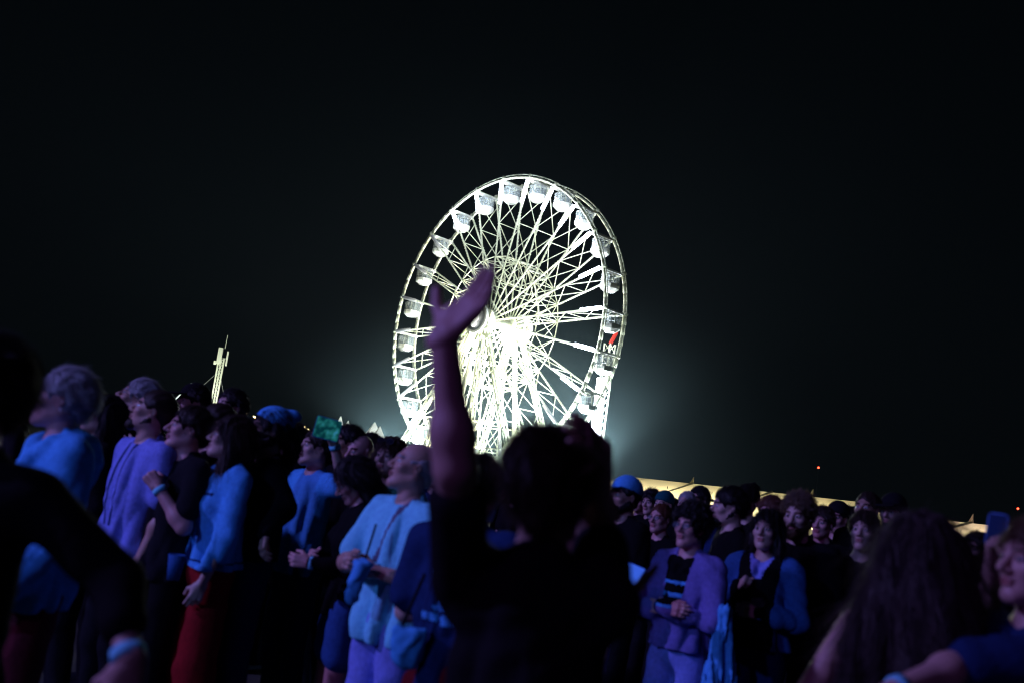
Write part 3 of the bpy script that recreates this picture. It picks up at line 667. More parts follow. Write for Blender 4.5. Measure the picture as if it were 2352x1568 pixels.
# ------------------------------------------------------------------ hands (wrist at origin, fingers +x, palm -z, thumb +y)
HANDS = {}
def hand_mesh(pose, h=0.0045):
    if (pose, h) in HANDS: return HANDS[(pose, h)]
    curl = {'open': (4, 6, 4), 'spread': (-4, 8, 6), 'relaxed': (22, 28, 18), 'grip': (52, 58, 35), 'fist': (78, 85, 55), 'cup': (30, 42, 26)}[pose]
    sp = {'spread': 9, 'open': 4}.get(pose, 2); s = SDF()
    s.cone((-0.012, 0, 0), (0.005, 0, 0), 0.0265, 0.024, 0, flat=(1, 1.12, 0.9))
    s.cone((0.01, -0.017, 0), (0.072, -0.026, 0.002), 0.016, 0.0135, 0.015); s.cone((0.01, 0.012, 0), (0.076, 0.024, 0.002), 0.017, 0.0135, 0.015)
    s.cone((0.01, 0, 0), (0.078, 0, 0.004), 0.017, 0.0135, 0.012); s.ell((0.03, 0.027, -0.006), (0.03, 0.016, 0.014), 0.012)
    for y, L, a, j in ((0.029, 0.07, 1, 0), (0.0095, 0.079, 0.3, 1), (-0.0095, 0.073, -0.3, 2), (-0.028, 0.056, -1, 3)):
        p = np.array((0.076-0.004*abs(j-1), y, 0.002)); ang = 0.0; yaw = R_(sp*a*1.3)
        for seg, (fr, cu) in enumerate(zip((0.46, 0.31, 0.23), curl)):
            ang += R_(cu+(3*j if pose != 'open' else 0)); d = np.array((math.cos(ang)*math.cos(yaw), math.sin(yaw)*math.cos(ang), -math.sin(ang)))
            q = p+d*L*fr; s.cone(p, q, 0.0092-0.0009*seg, 0.0085-0.0009*seg, 0.005); p = q
    tp_ = [np.array((0.016, 0.026, -0.006))]
    td = {'open': ((0.55, 0.8, -0.15), (0.85, 0.5, -0.1)), 'spread': ((0.4, 0.9, -0.15), (0.6, 0.8, -0.1))}.get(pose, ((0.7, 0.55, -0.5), (0.9, 0.0, -0.5)))
    for d, L, r in zip(td, (0.042, 0.036), (0.0125, 0.0105)):
        d = np.array(d); d /= np.linalg.norm(d); q = tp_[-1]+d*L; s.cone(tp_[-1], q, r, r*0.85, 0.006); tp_.append(q)
    HANDS[(pose, h)] = s.mesh(h); return HANDS[(pose, h)]

# ------------------------------------------------------------------ whole people
SKIN = {'fair': (0.56, 0.35, 0.29), 'warm': (0.52, 0.29, 0.22), 'tan': (0.40, 0.23, 0.16), 'rosy': (0.60, 0.31, 0.28), 'deep': (0.2, 0.11, 0.08)}
def skin_mats(tone, haircol):
    c = SKIN[tone]
    return [material('skin_'+tone, c, 0.5, var=0.1, scale=45, bump=0.03), material('lips_'+tone, (c[0]*0.72, c[1]*0.45, c[2]*0.5), 0.4, var=0),
            material('eye_white', (0.5, 0.48, 0.46), 0.15, var=0), material('eye_dark', (0.02, 0.014, 0.01), 0.1, var=0), hairm(haircol)]
HC = {'black': (0.010, 0.008, 0.007), 'brown': (0.03, 0.017, 0.010), 'auburn': (0.10, 0.035, 0.016), 'blond': (0.20, 0.12, 0.05), 'grey': (0.36, 0.36, 0.37), 'dkblond': (0.09, 0.055, 0.026), 'ash': (0.055, 0.042, 0.038)}
def hairm(c): return hair_material('hair_'+c, HC[c])
CL = {'black': (0.003, 0.003, 0.004), 'white': (0.20, 0.68, 1.0), 'ltblue': (0.08, 0.38, 0.85), 'lilac': (0.22, 0.27, 0.72), 'denim': (0.03, 0.11, 0.32), 'navy': (0.01, 0.028, 0.10),  # white: its blue glow under stage light is put into the base colour
      'red': (0.26, 0.010, 0.012), 'dkred': (0.16, 0.008, 0.012), 'teal': (0.01, 0.09, 0.10), 'grey': (0.12, 0.13, 0.2), 'char': (0.008, 0.008, 0.011), 'violet': (0.16, 0.14, 0.42), 'maroon': (0.14, 0.02, 0.03), 'green': (0.012, 0.08, 0.05), 'plum': (0.018, 0.014, 0.036)}
def cloth(c): return material('cloth_'+c, CL[c], 0.9, var=0.34, scale=55, bump=0.25, spec=0.12)
def q_thin(arm): return arm[6].get('thin', 1.0)
def norm(v): v = np.array(v, float); return v/np.linalg.norm(v)
PRE = {'down': dict(e=(0.16, 0.06, -1), f=(0.06, -0.22, -1)), 'bent': dict(e=(0.14, -0.05, -1), f=(-0.25, -0.95, 0.2), hand='relaxed'),
       'clasp': dict(e=(0.22, -0.18, -0.95), f=(-0.80, -0.62, 0.12), hand='cup'), 'cross': dict(e=(0.20, -0.30, -0.92), f=(-0.96, -0.30, 0.10), hand='relaxed'),
       'clap': dict(e=(0.3, -0.35, -0.85), f=(-0.62, -0.62, 0.62), hand='open'), 'chest': dict(e=(0.28, -0.2, -0.9), f=(-0.68, -0.45, 0.62), hand='fist'),
       'raise': dict(e=(0.35, -0.55, 0.75), f=(-0.1, -0.15, 1), hand='grip')}
PEOPLE = []
def person(label, hx, hy, d, face=-60, hd=(0, 6, 0), var=0, hair='short', hc='brown', skin='fair', top=('tee', 'black'), bottom=('trousers', 'char'),
           L='down', Rr='down', beard=None, glasses=None, cap=None, group=None, far=False, build=0.94, lean=(0, 0), topfn=None, bag=None, name='person', res=None, sl=None):
    hw = at(hx, hy, d); sc_ = hw.z/(1.632+0.0)
    if not 0.86 < sc_ < 1.14: print('HEIGHT', label, round(sc_*1.75, 2))
    root = empty(name, (hw.x, hw.y, 0), R_(face)); tag(root, label, 'person', group); PEOPLE.append(root)
    hb = 0.02 if far else (0.009 if d < 2.6 else 0.0125); hh = 0.0065 if far else (0.0036 if d < 3 else 0.0045)
    if res: hb = res
    inv = Matrix.Rotation(-R_(face), 3, 'Z')
    def loc(px, py, dd): return np.array(inv @ (at(px, py, dd)-Vector((hw.x, hw.y, 0))))/sc_
    lx, ly = lean; sway = lambda z: np.array((lx*(z-1.0), ly*(z-1.0), 0)) if z > 1.0 else np.zeros(3)
    off = sway(1.632)                                          # the head stays where it was seen, hips move instead
    def P(x, y, z): return np.array((x, y, z))+sway(z)-off
    b = build
    head_o = P(0, -0.02, 1.632); Rh = rot3(hd[0], hd[1], hd[2]); piv = np.array((0, 0.022, -0.085))
    def HT(V): return ((V-piv)*0.95 @ Rh.T+piv+head_o)*sc_
    # --- arms
    arms = {}
    for sd, spec in ((1, L), (-1, Rr)):
        if spec is None: continue
        q = dict(PRE[spec]) if isinstance(spec, str) else dict(spec)
        if 'pre' in q: q = {**PRE[q['pre']], **q}
        sh = P(sd*0.178*b, 0.012, 1.418)
        mir = np.array((sd, 1, 1))
        el = loc(*q['ep']) if 'ep' in q else sh+norm(np.array(q['e'])*mir)*0.285
        wr = loc(*q['wp']) if 'wp' in q else el+norm(np.array(q['f'])*mir)*0.245
        if 'ep' in q: print('ARM', label[:40], sd, round(float(np.linalg.norm(el-sh)), 3), round(float(np.linalg.norm(wr-el)), 3))
        hdv = norm(loc(*q['hp'])-wr) if 'hp' in q else norm(wr-el+np.array(q.get('hdir', (0, 0, 0)))*mir*0.2)
        pn = norm(np.array(q.get('n', (-1.0, 0.15, 0.0)))*mir); pn = norm(pn-hdv*(pn @ hdv))
        arms[sd] = (sh, el, wr, hdv, pn, q.get('hand', 'relaxed'), q)
    sleeve = {'tee': 0.6, 'tank': 0.0, 'long': 2, 'hoodie': 2, 'jacket': 2, 'sleeveless': 0.0}[top[0]]
    if sl is not None: sleeve = sl
    # --- body: one skin mesh of head, neck, torso core, arms, hands, legs
    s = SDF()
    s.cone(P(0, 0.012, 1.44), P(0, 0.0, 1.56), 0.06, 0.05, 0.02)
    s.cone(P(-0.13*b, 0.012, 1.425), P(0.13*b, 0.012, 1.425), 0.055, 0.055, 0.05)
    s.ell(P(0, 0, 1.25), (0.15*b, 0.1*b, 0.2), 0.05)
    if not far: s.ell(P(0, 0, 0.98), (0.15*b, 0.105*b, 0.14), 0.06)
    for sd, (sh, el, wr, hdv, pn, hp_, q) in arms.items():
        cov = (0.66 if sleeve >= 2 else 0.8) if sleeve > 1 else q_thin(arms[sd])
        s.cone(sh, el, 0.05*b*(0.75 if sleeve > 0 else 1), 0.04*cov, 0.03); s.cone(el, wr, 0.041*cov, 0.027 if sleeve <= 1 else 0.0255, 0.015)
        if cov == 1: s.ell(el+(wr-el)*0.25, 0.043, 0.03)
    legs = [(sd, P(sd*0.09, 0, 0.9), np.array((sd*0.1, -0.02, 0.48))-off*0, np.array((sd*0.11, 0.03, 0.08))) for sd in (-1, 1)]
    legs = [(sd, a, np.array((k_[0]-off[0], k_[1]-off[1], k_[2])), np.array((f_[0]-off[0], f_[1]-off[1], f_[2]))) for sd, a, k_, f_ in legs]
    if bottom[0] in ('shorts', 'skirt') and not far:
        for sd, a, k_, f_ in legs: s.cone(a, k_, 0.085, 0.055, 0.03); s.cone(k_, f_, 0.056, 0.036, 0.02)
    V, Q = s.mesh(hb)
    VV, QQ, MI = [V*sc_], [Q], [np.zeros(len(Q), int)]; n0 = len(V)
    hv, hq, hm_ = head_mesh(var, hh); VV.append(HT(hv)); QQ.append(hq+n0); MI.append(hm_); n0 += len(hv)
    for sd, (sh, el, wr, hdv, pn, hp_, q) in arms.items():
        if far and hp_ == 'relaxed' and q is not None and 'ep' not in q: continue
        v, qd = hand_mesh(hp_, 0.0038 if d < 2.6 else (0.0055 if d < 6.5 else 0.008)); X = hdv; Z = -pn; Y = np.cross(Z, X)
        Bm = np.stack([X, Y*(-sd if not q.get('flip') else sd), Z], 1)
        qd2 = qd if np.linalg.det(Bm) > 0 else qd[:, ::-1]
        VV.append((v @ Bm.T*(1.0 if var % 2 == 0 else 0.94)*q.get('hs', 1.0)+wr)*sc_); QQ.append(qd2+n0); MI.append(np.zeros(len(qd), int)); n0 += len(v)
    me = mesh_from('body', np.concatenate(VV), np.concatenate(QQ), skin_mats(skin, hc if hc != 'grey' or hair else 'brown'), np.concatenate(MI))
    link_mesh('body', me, root)
    # --- top
    t = SDF(); kind, tc_ = top; g_ = {'tee': 0.014, 'long': 0.011, 'hoodie': 0.022, 'jacket': 0.019, 'tank': 0.010, 'sleeveless': 0.01}[kind]; hem = {'tee': 0.86, 'long': 0.88, 'hoodie': 0.86, 'jacket': 0.97, 'tank': 0.92, 'sleeveless': 0.92}[kind]
    fem = var % 2 == 1
    hemk = hem-0.02
    t.cone(P(-0.125*b, 0.014, 1.42), P(0.125*b, 0.014, 1.42), 0.056+g_, 0.056+g_, 0.05)
    t.ell(P(0, 0.0, 1.27), ((0.157*b)+g_, 0.105*b+g_, 0.2), 0.06)
    if fem: t.ell(P(0.06, -0.085, 1.27), (0.06, 0.05, 0.06), 0.05); t.ell(P(-0.06, -0.085, 1.27), (0.06, 0.05, 0.06), 0.05)
    t.ell(P(0, 0.0, 1.08), (0.14*b+g_, 0.1*b+g_*1.2, 0.2), 0.08)
    t.ell(P(0, 0.0, 0.93), (0.16*b+g_, 0.115*b+g_, 0.16), 0.08)
    if kind in ('tee', 'long', 'hoodie', 'jacket'): t.cone(P(0, 0.02, 1.43), P(0, 0.018, 1.475), 0.085, 0.068, 0.03)
    for sd, (sh, el, wr, *_r) in arms.items():
        if sleeve == 0: continue
        if sleeve <= 1: e2 = sh+(el-sh)*min(1.0, sleeve+0.12); t.cone(sh, e2, 0.058*b+g_*0.6, 0.058*b+g_*0.7, 0.04)
        else:
            t.cone(sh, el, 0.054*b+g_*0.6, 0.042+g_*0.6, 0.04); t.cone(el, wr-norm(wr-el)*0.01 if sleeve >= 2 else el+(wr-el)*(sleeve-1), 0.043+g_*0.6, (0.031 if sleeve >= 2 else 0.038)+g_*0.5, 0.025)
    if sleeve == 0:
        for sd in (1, -1): t.ell(P(sd*0.215*b, 0.01, 1.40), (0.06, 0.09, 0.1), 0.03, '-')
    if kind == 'hoodie': t.cone(P(-0.075, 0.05, 1.475), P(0.075, 0.05, 1.475), 0.05, 0.05, 0.03); t.ell(P(0, 0.105, 1.42), (0.11, 0.06, 0.1), 0.04); t.cone(P(-0.07, -0.05, 1.46), P(-0.02, -0.1, 1.38), 0.034, 0.025, 0.02); t.cone(P(0.07, -0.05, 1.46), P(0.02, -0.1, 1.38), 0.034, 0.025, 0.02)
    if kind == 'jacket': t.cone(P(-0.08, 0.02, 1.47), P(-0.03, -0.09, 1.40), 0.028, 0.02, 0.015); t.cone(P(0.08, 0.02, 1.47), P(0.03, -0.09, 1.40), 0.028, 0.02, 0.015); t.cone(P(-0.08, 0.03, 1.475), P(0.08, 0.03, 1.475), 0.035, 0.035, 0.02)
    t.ell(P(0, -0.03, 1.505), (0.062, 0.07, 0.05), 0.01, '-')
    t.late.append((P(0, 0, hem), np.array((0.0, 0.0, -1.0))))
    ph = rng.uniform(0, 6); fa = {'tee': 0.019, 'long': 0.016, 'hoodie': 0.024, 'jacket': 0.024, 'tank': 0.005, 'sleeveless': 0.003}[kind]
    def folds(X, Y, Z, ph=ph, fa=fa):
        th = np.arctan2(X, -Y+0*X); low = np.clip(1.62-Z, 0.15, 0.7)*1.5
        w1 = 1-2*np.abs(np.sin(2.6*th+2.0*Z+0.9*np.sin(4.3*Z+ph)+0.8*np.sin(2*th+ph)+ph)); w2 = 1-2*np.abs(np.sin(1.7*th-7.5*Z+1.3*np.sin(3*th+ph*2)+ph))
        w3 = 1-2*np.abs(np.sin(13*Z+3*np.sin(2*th+3*X+ph)+7*X+ph)); w4 = np.sin(47*X+38*Y+33*Z+3*np.sin(17*Z+ph))
        return fa*(0.75*w1*low+0.5*w2*low+0.35*w3*np.clip(1.25-Z, 0, 0.4)*2.5+0.12*w4)
    t.post.append(folds)
    V, Q = t.mesh(hb); mats = [cloth(tc_)]; mi = None
    if topfn:
        mats, fn = topfn; mi = fn(V[Q].mean(1))
    link_mesh({'tee': 't_shirt', 'long': 'long_sleeved_top', 'hoodie': 'hoodie', 'jacket': 'jacket', 'tank': 'tank_top', 'sleeveless': 'sleeveless_top'}[kind], mesh_from('top', V*sc_, Q, mats, mi), root)
    # --- bottom and shoes
    if not far:
        u = SDF(); bk, bc = bottom; wide = 1.35 if bk == 'wide' else 1.0
        u.ell(P(0, 0.005, 0.95), (0.168*b, 0.125*b, 0.13), 0)
        for sd, a, k_, f_ in legs:
            if bk == 'shorts': u.cone(a, a+(k_-a)*0.5, 0.1, 0.098, 0.03)
            elif bk == 'skirt': u.cone(a, k_, 0.11, 0.15, 0.06)
            else: u.cone(a, k_, 0.097*b, 0.074*wide, 0.03); u.cone(k_, f_, 0.074*wide, 0.058*wide*wide, 0.02)
        u.cut(P(0, 0, 1.04), (0, 0, 1), 0.01); u.post.append(lambda X, Y, Z: 0.005*np.sin(34*X+9*Z+3*np.sin(12*Z+ph))*np.sin(20*Z+15*Y+ph))
        V, Q = u.mesh(0.015); link_mesh({'trousers': 'trousers', 'wide': 'trousers', 'shorts': 'shorts', 'skirt': 'skirt'}[bk], mesh_from('bottom', V*sc_, Q, [cloth(bc)]), root)
        f = SDF()
        for sd, a, k_, f_ in legs: f.ell(f_+np.array((0, -0.05, -0.04)), (0.045, 0.125, 0.045), 0); f.cone(f_+np.array((0, 0, 0)), f_+np.array((0, 0, 0.04)), 0.045, 0.045, 0.02)
        f.cut((0, 0, 0.003), (0, 0, -1), 0.004); V, Q = f.mesh(0.015); link_mesh('shoes', mesh_from('shoes', V*sc_, Q, [cloth('char')]), root)
    else:
        u = SDF(); u.cone((-off[0], -off[1], 0.06), (-off[0], -off[1], 0.95), 0.13, 0.16, 0); V, Q = u.mesh(0.03); link_mesh('trousers', mesh_from('bottom', V*sc_, Q, [cloth(bottom[1])]), root)
    # --- hair, beard, cap, glasses
    if hair:
        V, Q = hair_mesh(hair, 0.0055 if d < 3 else (0.009 if far else 0.0065)); link_mesh('hair', mesh_from('hair', HT(V), Q, [hairm(hc)]), root)
    if beard:
        V, Q = beard_mesh(beard, 0.0055); link_mesh('beard', mesh_from('beard', HT(V), Q, [hairm(hc)]), root)
    if cap:
        V, Q = cap_mesh(cap[0], 0.006); link_mesh({'cap': 'cap', 'capback': 'cap', 'beanie': 'beanie', 'bandana': 'headscarf'}[cap[0]], mesh_from('cap', HT(V), Q, [cloth(cap[1])]), root)
    if glasses:
        V, F_, m_ = glasses_mesh(); dz = np.array((0, 0.02, 0.095), np.float32) if glasses == 'up' else np.zeros(3, np.float32)
        link_mesh('glasses', mesh_from('glasses', HT(V+dz), F_, [material('spectacle_frame', (0.01, 0.01, 0.012), 0.3, var=0),
                  material('spectacle_lens', (0.25, 0.3, 0.4), 0.05, var=0, alpha=0.25, spec=0.9) if glasses != 'up' else material('sun_lens', (0.01, 0.01, 0.02), 0.05, var=0, spec=0.9)], m_, False), root)
    for sd, (sh, el, wr, hdv, pn, hp_, q) in arms.items():
        if 'band' in q:
            d_ = norm(wr-el); m = MB(); a_, c_ = Vector((wr-d_*0.035)*sc_), Vector((wr-d_*0.008)*sc_); m.tube(a_, c_, 0.034*sc_, 14); m.build('wristband', cloth(q['band']), root, True)
    root['arm_info'] = 0; del root['arm_info']
    return root, arms, sc_, loc

# ================================================================== the crowd
BLK = ('tee', 'black'); BLKJ = ('jacket', 'black')
# --- nearest figures
person('blurred man at the left edge in black, blue wristband on his lowered wrist', -48, 896, 2.05, -8, (-50, 4, 0), 0, 'short', 'black', 'fair', BLK, ('trousers', 'black'),
       L=dict(ep=(275, 1345, 1.98), wp=(298, 1528, 1.86), hp=(258, 1680, 1.84), band='white', n=(-0.4, 0.9, 0)), build=0.98, sl=1.45)
Q, Qa, Qs, Qloc = person('dark haired woman seen from behind, arm thrown up in front of the ferris wheel', 1262, 1122, 1.95, 172, (-12, 2, 0), 1, 'updo', 'brown', 'fair', ('tee', 'char'), ('trousers', 'black'),
       L=dict(ep=(1046, 1075, 1.78), wp=(1020, 772, 1.80), hp=(1160, 605, 1.80), hand='spread', n=(0.75, 0.9, 0.3), hs=1.12),
       Rr=dict(ep=(1368, 1220, 2.15), wp=(1378, 1030, 1.95), hp=(1305, 965, 1.84), hand='open', n=(0, -1, -0.4)), build=0.86)
person('person hidden behind the woman with the raised arm, pale hand held out to the right', 1300, 1200, 2.6, 110, (0, 0, 0), 0, 'short', 'black', 'fair', BLK, ('trousers', 'black'),
       Rr=dict(ep=(1330, 1470, 2.35), wp=(1415, 1385, 2.2), hp=(1505, 1312, 2.15), hand='open', n=(0, 0.3, 1)))
person('woman with long loose brown hair and bare shoulder, back to the camera at lower right', 2112, 1282, 2.65, 172, (12, 0, 0), 1, 'huge', 'ash', 'fair', ('tank', 'black'), ('trousers', 'black'),
       L=dict(ep=(1822, 1650, 2.55), wp=(1770, 1840, 2.4), n=(-1, 0, 0)))
person('young face in purple light cut off by the right edge, forearm reaching left', 2388, 1292, 2.5, -70, (-4, 3, 0), 1, 'pony', 'dkblond', 'fair', ('tee', 'navy'), ('trousers', 'denim'), sl=0.85,
       L=dict(ep=(2215, 1525, 2.36), wp=(2050, 1586, 2.24), hand='relaxed', band='white', n=(0, 0, -1)))
person('person hidden behind long brown hair, only the hand raising a phone visible', 2195, 1345, 3.1, -150, (0, 0, 0), 0, 'short', 'black', 'fair', BLK, ('trousers', 'black'),
       Rr=dict(ep=(2262, 1405, 3.0), wp=(2280, 1290, 2.92), hp=(2286, 1232, 2.90), hand='grip', n=(0, 1, 0)))
# --- left group
person('grey haired person in a bright blue hoodie behind the left edge man', 152, 918, 3.8, -48, (-30, 6, 0), 1, 'short', 'grey', 'rosy', ('hoodie', 'ltblue'), ('trousers', 'maroon'), L=dict(pre='bent', f=(-0.1, -0.6, -0.8)))
person('dark long haired woman gazing up beside the grey haired hoodie wearer', 238, 955, 5.7, -62, (0, 12, 0), 1, 'long', 'black', 'fair', ('long', 'black'))
person('man with glasses and swept up greying hair, head tilted back behind the pale lilac shirt', 312, 915, 6.1, -70, (-5, 20, 0), 0, 'short', 'grey', 'warm', BLKJ, glasses='on')
person('cropped haired bearded man in a pale lilac short sleeved shirt', 350, 945, 5.2, -44, (-34, 16, 0), 2, 'crop', 'brown', 'warm', ('tee', 'lilac'), ('trousers', 'char'), res=0.009, beard='stubble', build=1.05,
       L=dict(e=(0.15, 0.1, -1), f=(-0.1, -0.3, -1)), topfn=([cloth('lilac'), cloth('navy')], lambda c: ((np.abs(c[:, 0]-0.035) < 0.008) & (c[:, 1] < -0.06) & (c[:, 2] > 1.05) | (np.abs(c[:, 0]+0.035) < 0.008) & (c[:, 1] < -0.06) & (c[:, 2] > 1.05)).astype(int)))
person('red faced person with a pale wristwatch holding a fist to the chest', 436, 985, 5.1, -50, (-14, 8, 0), 4, 'short', 'brown', 'rosy', ('tee', 'char'), ('trousers', 'black'), L=dict(pre='chest', f=(-0.55, -0.5, 0.75), band='white'))
person('bearded man clapping in black directly behind the denim jacket woman', 492, 972, 5.5, -72, (0, 14, 0), 6, 'crop', 'brown', 'fair', ('long', 'black'), beard='full', L=dict(pre='clap', e=(0.2, -0.75, -0.5)), Rr=dict(pre='clap', e=(0.2, -0.75, -0.5)))
person('woman in a bright blue denim jacket and red trousers facing left', 533, 1006, 5.05, -56, (-22, 8, 0), 3, 'long', 'brown', 'fair', ('jacket', 'ltblue'), ('wide', 'red'), res=0.009,
       L=dict(e=(0.12, -0.10, -1), f=(-0.05, -0.32, -1), n=(-1, 0.2, 0)),
       topfn=([cloth('ltblue'), cloth('navy'), cloth('denim')], lambda c: np.where((np.abs(c[:, 0]) < 0.007) & (c[:, 1] < 0) | (np.abs(c[:, 2]-1.01) < 0.006) & (np.abs(c[:, 0]) < 0.2) | (np.abs(c[:, 2]-1.34) < 0.006) & (c[:, 1] < -0.03) & (np.abs(c[:, 0]) < 0.13), 1, 0)))
person('man with blue tied headscarf, glasses and dark beard in black jacket', 622, 990, 5.3, -62, (-4, 8, 0), 8, 'pony', 'black', 'warm', BLKJ, ('trousers', 'navy'), beard='full', glasses='on', cap=('bandana', 'ltblue'),
       L=dict(ep=(655, 1165, 5.0), wp=(612, 1222, 4.85), hp=(592, 1305, 4.8), hand='relaxed', n=(0, 1, 0)))
person('person in a blue t-shirt holding up a glowing green phone', 730, 1028, 6.1, -44, (-14, 6, 0), 10, 'short', 'brown', 'fair', ('tee', 'ltblue'), ('trousers', 'navy'),
       L=dict(ep=(790, 1122, 5.9), wp=(768, 1018, 5.85), hp=(757, 985, 5.8), hand='grip', band='white', n=(-1, 0, 0.2)))
person('dark haired man behind the raised green phone, right of it', 800, 1018, 6.6, -55, (0, 5, 0), 12, 'short', 'black', 'tan', BLK)
person('bald person with reddish scalp behind the woman looking down', 832, 1036, 6.6, -40, (0, -6, 0), 14, None, 'black', 'rosy', BLK)
person('woman with dark glasses pushed up on brown hair, left of the man in white', 897, 1050, 5.9, -35, (10, 4, 0), 5, 'long', 'brown', 'fair', ('long', 'green'), glasses='up')
person('dark haired woman in black bending her head down over her hands', 838, 1094, 5.0, -68, (0, -34, 0), 7, 'long', 'black', 'rosy', ('long', 'black'), ('shorts', 'denim'), L=dict(pre='clasp', f=(-0.35, -0.95, 0.05), band='white'), Rr='clasp')
person('older bald man in a bright white t-shirt clasping his hands', 950, 1072, 4.3, -46, (-30, 14, 0), 2, 'fringe', 'grey', 'warm', ('tee', 'white'), ('trousers', 'lilac'), L=dict(pre='clasp'), Rr=dict(pre='clasp', e=(0.3, -0.3, -0.85)), build=1.04, res=0.009,
       topfn=([cloth('white'), cloth('grey')], lambda c: ((np.abs(c[:, 0]-0.05+0.25*(1.45-c[:, 2])) < 0.013) & (c[:, 1] < 0) & (c[:, 2] > 1.2)).astype(int)))
pr = np.random.default_rng(5); pts = pr.uniform((-0.11, 1.16), (0.1, 1.36), (12, 2)); szs = pr.uniform(0.012, 0.03, 12)
person('person seen from behind in a navy t-shirt with pale print, beside the man in white', 1098, 1122, 3.4, 152, (0, 0, 0), 0, 'short', 'black', 'fair', ('tee', 'navy'), ('shorts', 'dkred'), build=1.08, res=0.009, L='clasp', Rr='clasp',
       topfn=([cloth('navy'), cloth('ltblue')], lambda c: ((c[:, 1] > 0.02) & (np.min(np.hypot(c[:, 0, None]-pts[None, :, 0], (c[:, 2, None]-pts[None, :, 1])*1.3)/szs[None], 1) < 1)).astype(int)))
# --- right group
person('bearded man in a bright blue cap right of the woman with the raised arm', 1438, 1140, 6.0, -62, (0, 4, 0), 16, 'crop', 'black', 'warm', BLKJ, beard='full', cap=('cap', 'ltblue'), L='bent')
person('person in pale blue half hidden behind the woman with the raised arm', 1352, 1185, 5.0, -40, (0, 0, 0), 3, 'long', 'brown', 'fair', ('tee', 'ltblue'))
person('older person with short reddish hair and round glasses in the right crowd', 1519, 1190, 7.0, -45, (0, 2, 0), 9, 'crop', 'auburn', 'rosy', BLK, glasses='on')
def hoodie_stripes(c):
    w = np.clip(0.045+(c[:, 2]-1.1)*0.10, 0.03, 0.085); inn = (c[:, 1] < -0.05) & (np.abs(c[:, 0]+0.01) < w) & (c[:, 2] > 1.19) & (c[:, 2] < 1.47)
    mi = np.where(inn, 1, 0); 
    for z in (1.2, 1.26, 1.325): mi[inn & (np.abs(c[:, 2]-z) < 0.009)] = 2
    return mi
person('curly haired youth with glasses, arms crossed in a violet hoodie over a striped top', 1590, 1210, 5.0, -42, (-4, 4, 0), 4, 'curly', 'black', 'rosy', ('jacket', 'violet'), ('wide', 'lilac'), res=0.008, L='cross', Rr=dict(pre='cross', e=(0.2, -0.38, -0.9)), glasses='on',
       topfn=([cloth('violet'), cloth('black'), cloth('ltblue')], hoodie_stripes))
person('tall short haired man in profile above the crossed arms youth', 1682, 1162, 6.0, -88, (0, -4, 0), 6, 'short', 'black', 'fair', BLK, beard='stubble')
def open_jacket(c):
    mi = np.where((np.abs(c[:, 0]) < 0.12) & (c[:, 1] < 0.0), 1, 0); mi[(c[:, 1] < -0.03) & (c[:, 2] > 1.36) & (np.abs(c[:, 0]) < 0.4*(c[:, 2]-1.36)+0.02)] = 2
    return mi
person('woman with a dark bob, blue denim jacket over black, fist held to her chest', 1762, 1218, 5.3, -32, (-2, 6, 0), 11, 'bob', 'black', 'fair', ('jacket', 'denim'), ('trousers', 'navy'), res=0.008, L=dict(pre='clasp', band='ltblue'), Rr=dict(pre='chest'), topfn=([cloth('denim'), cloth('black'), cloth('lilac')], open_jacket))
person('red faced man behind the woman with the dark bob', 1772, 1178, 6.8, -40, (0, -4, 0), 18, 'short', 'auburn', 'rosy', BLK)
person('bearded man looking down with frizzy backlit hair, in black', 1838, 1180, 5.6, -38, (0, -8, 0), 8, 'halo', 'dkblond', 'fair', ('long', 'black'), beard='full', build=1.08)
person('rosy faced person just right of the frizzy haired bearded man', 1890, 1200, 7.2, -40, (0, 0, 0), 5, 'short', 'brown', 'rosy', BLK)
person('person in a flat dark cap behind the woman with tied back hair', 1925, 1188, 8.0, -40, (0, 0, 0), 10, 'crop', 'black', 'rosy', BLK, cap=('beanie', 'char'))
person('pale faced woman with tied back hair left of the long brown hair', 1985, 1220, 5.6, -34, (0, 6, 0), 13, 'pony', 'brown', 'fair', ('long', 'black'))
person('tall short haired man behind the pale faced woman', 1993, 1168, 7.2, -45, (0, 4, 0), 12, 'crop', 'brown', 'tan', BLK)
person('man in a black cap at the top left of the long brown hair', 2052, 1176, 7.2, -45, (0, 0, 0), 14, 'crop', 'black', 'fair', BLK, cap=('cap', 'char'), beard='stubble')
# --- small heads far back that can still be told apart
def farp(label, hx, hy, d, **k):
    person(label, hx, hy, d, k.pop('face', -45), (rng.uniform(-10, 10), rng.uniform(-4, 8), 0), k.pop('var', rng.randrange(8)), k.pop('hair', 'short'), k.pop('hc', 'black'), k.pop('skin', 'fair'), (k.pop('tk', 'tee'), k.pop('tc', 'black')), far=True, group=k.pop('group', None), **k)
farp('capped head against the sky left of the lattice mast', 446, 925, 7.4, cap=('cap', 'char'))
farp('dark round head against the sky just right of the lattice mast', 531, 936, 7.2)
farp('dark head between the blue headscarf and the string lights', 668, 1012, 7.6, hair='curly')
farp('dark head under the warm string lights left of the phone', 694, 1018, 8.2)
farp('dark head under the white tent spikes', 852, 1028, 8.5)
farp('small dark head just right of the bright blue cap', 1470, 1152, 10.5)
farp('small head with spiky dark hair below the cream marquee', 1497, 1153, 9.5, hair='wavy')
farp('head in a teal beanie below the cream marquee', 1526, 1158, 9.0, cap=('beanie', 'teal'), hair=None)
farp('cropped round head with pale rim light below the marquee', 1578, 1156, 9.0, hair='crop', hc='grey')
farp('head with a black cap worn backwards, pale front panel', 1606, 1148, 9.2, cap=('capback', 'char'))
farp('dark hair bun behind the tall man in profile', 1716, 1150, 7.6, hair='bun', var=1)
farp('small dark head between the profile man and the dark bob', 1655, 1192, 9.5)
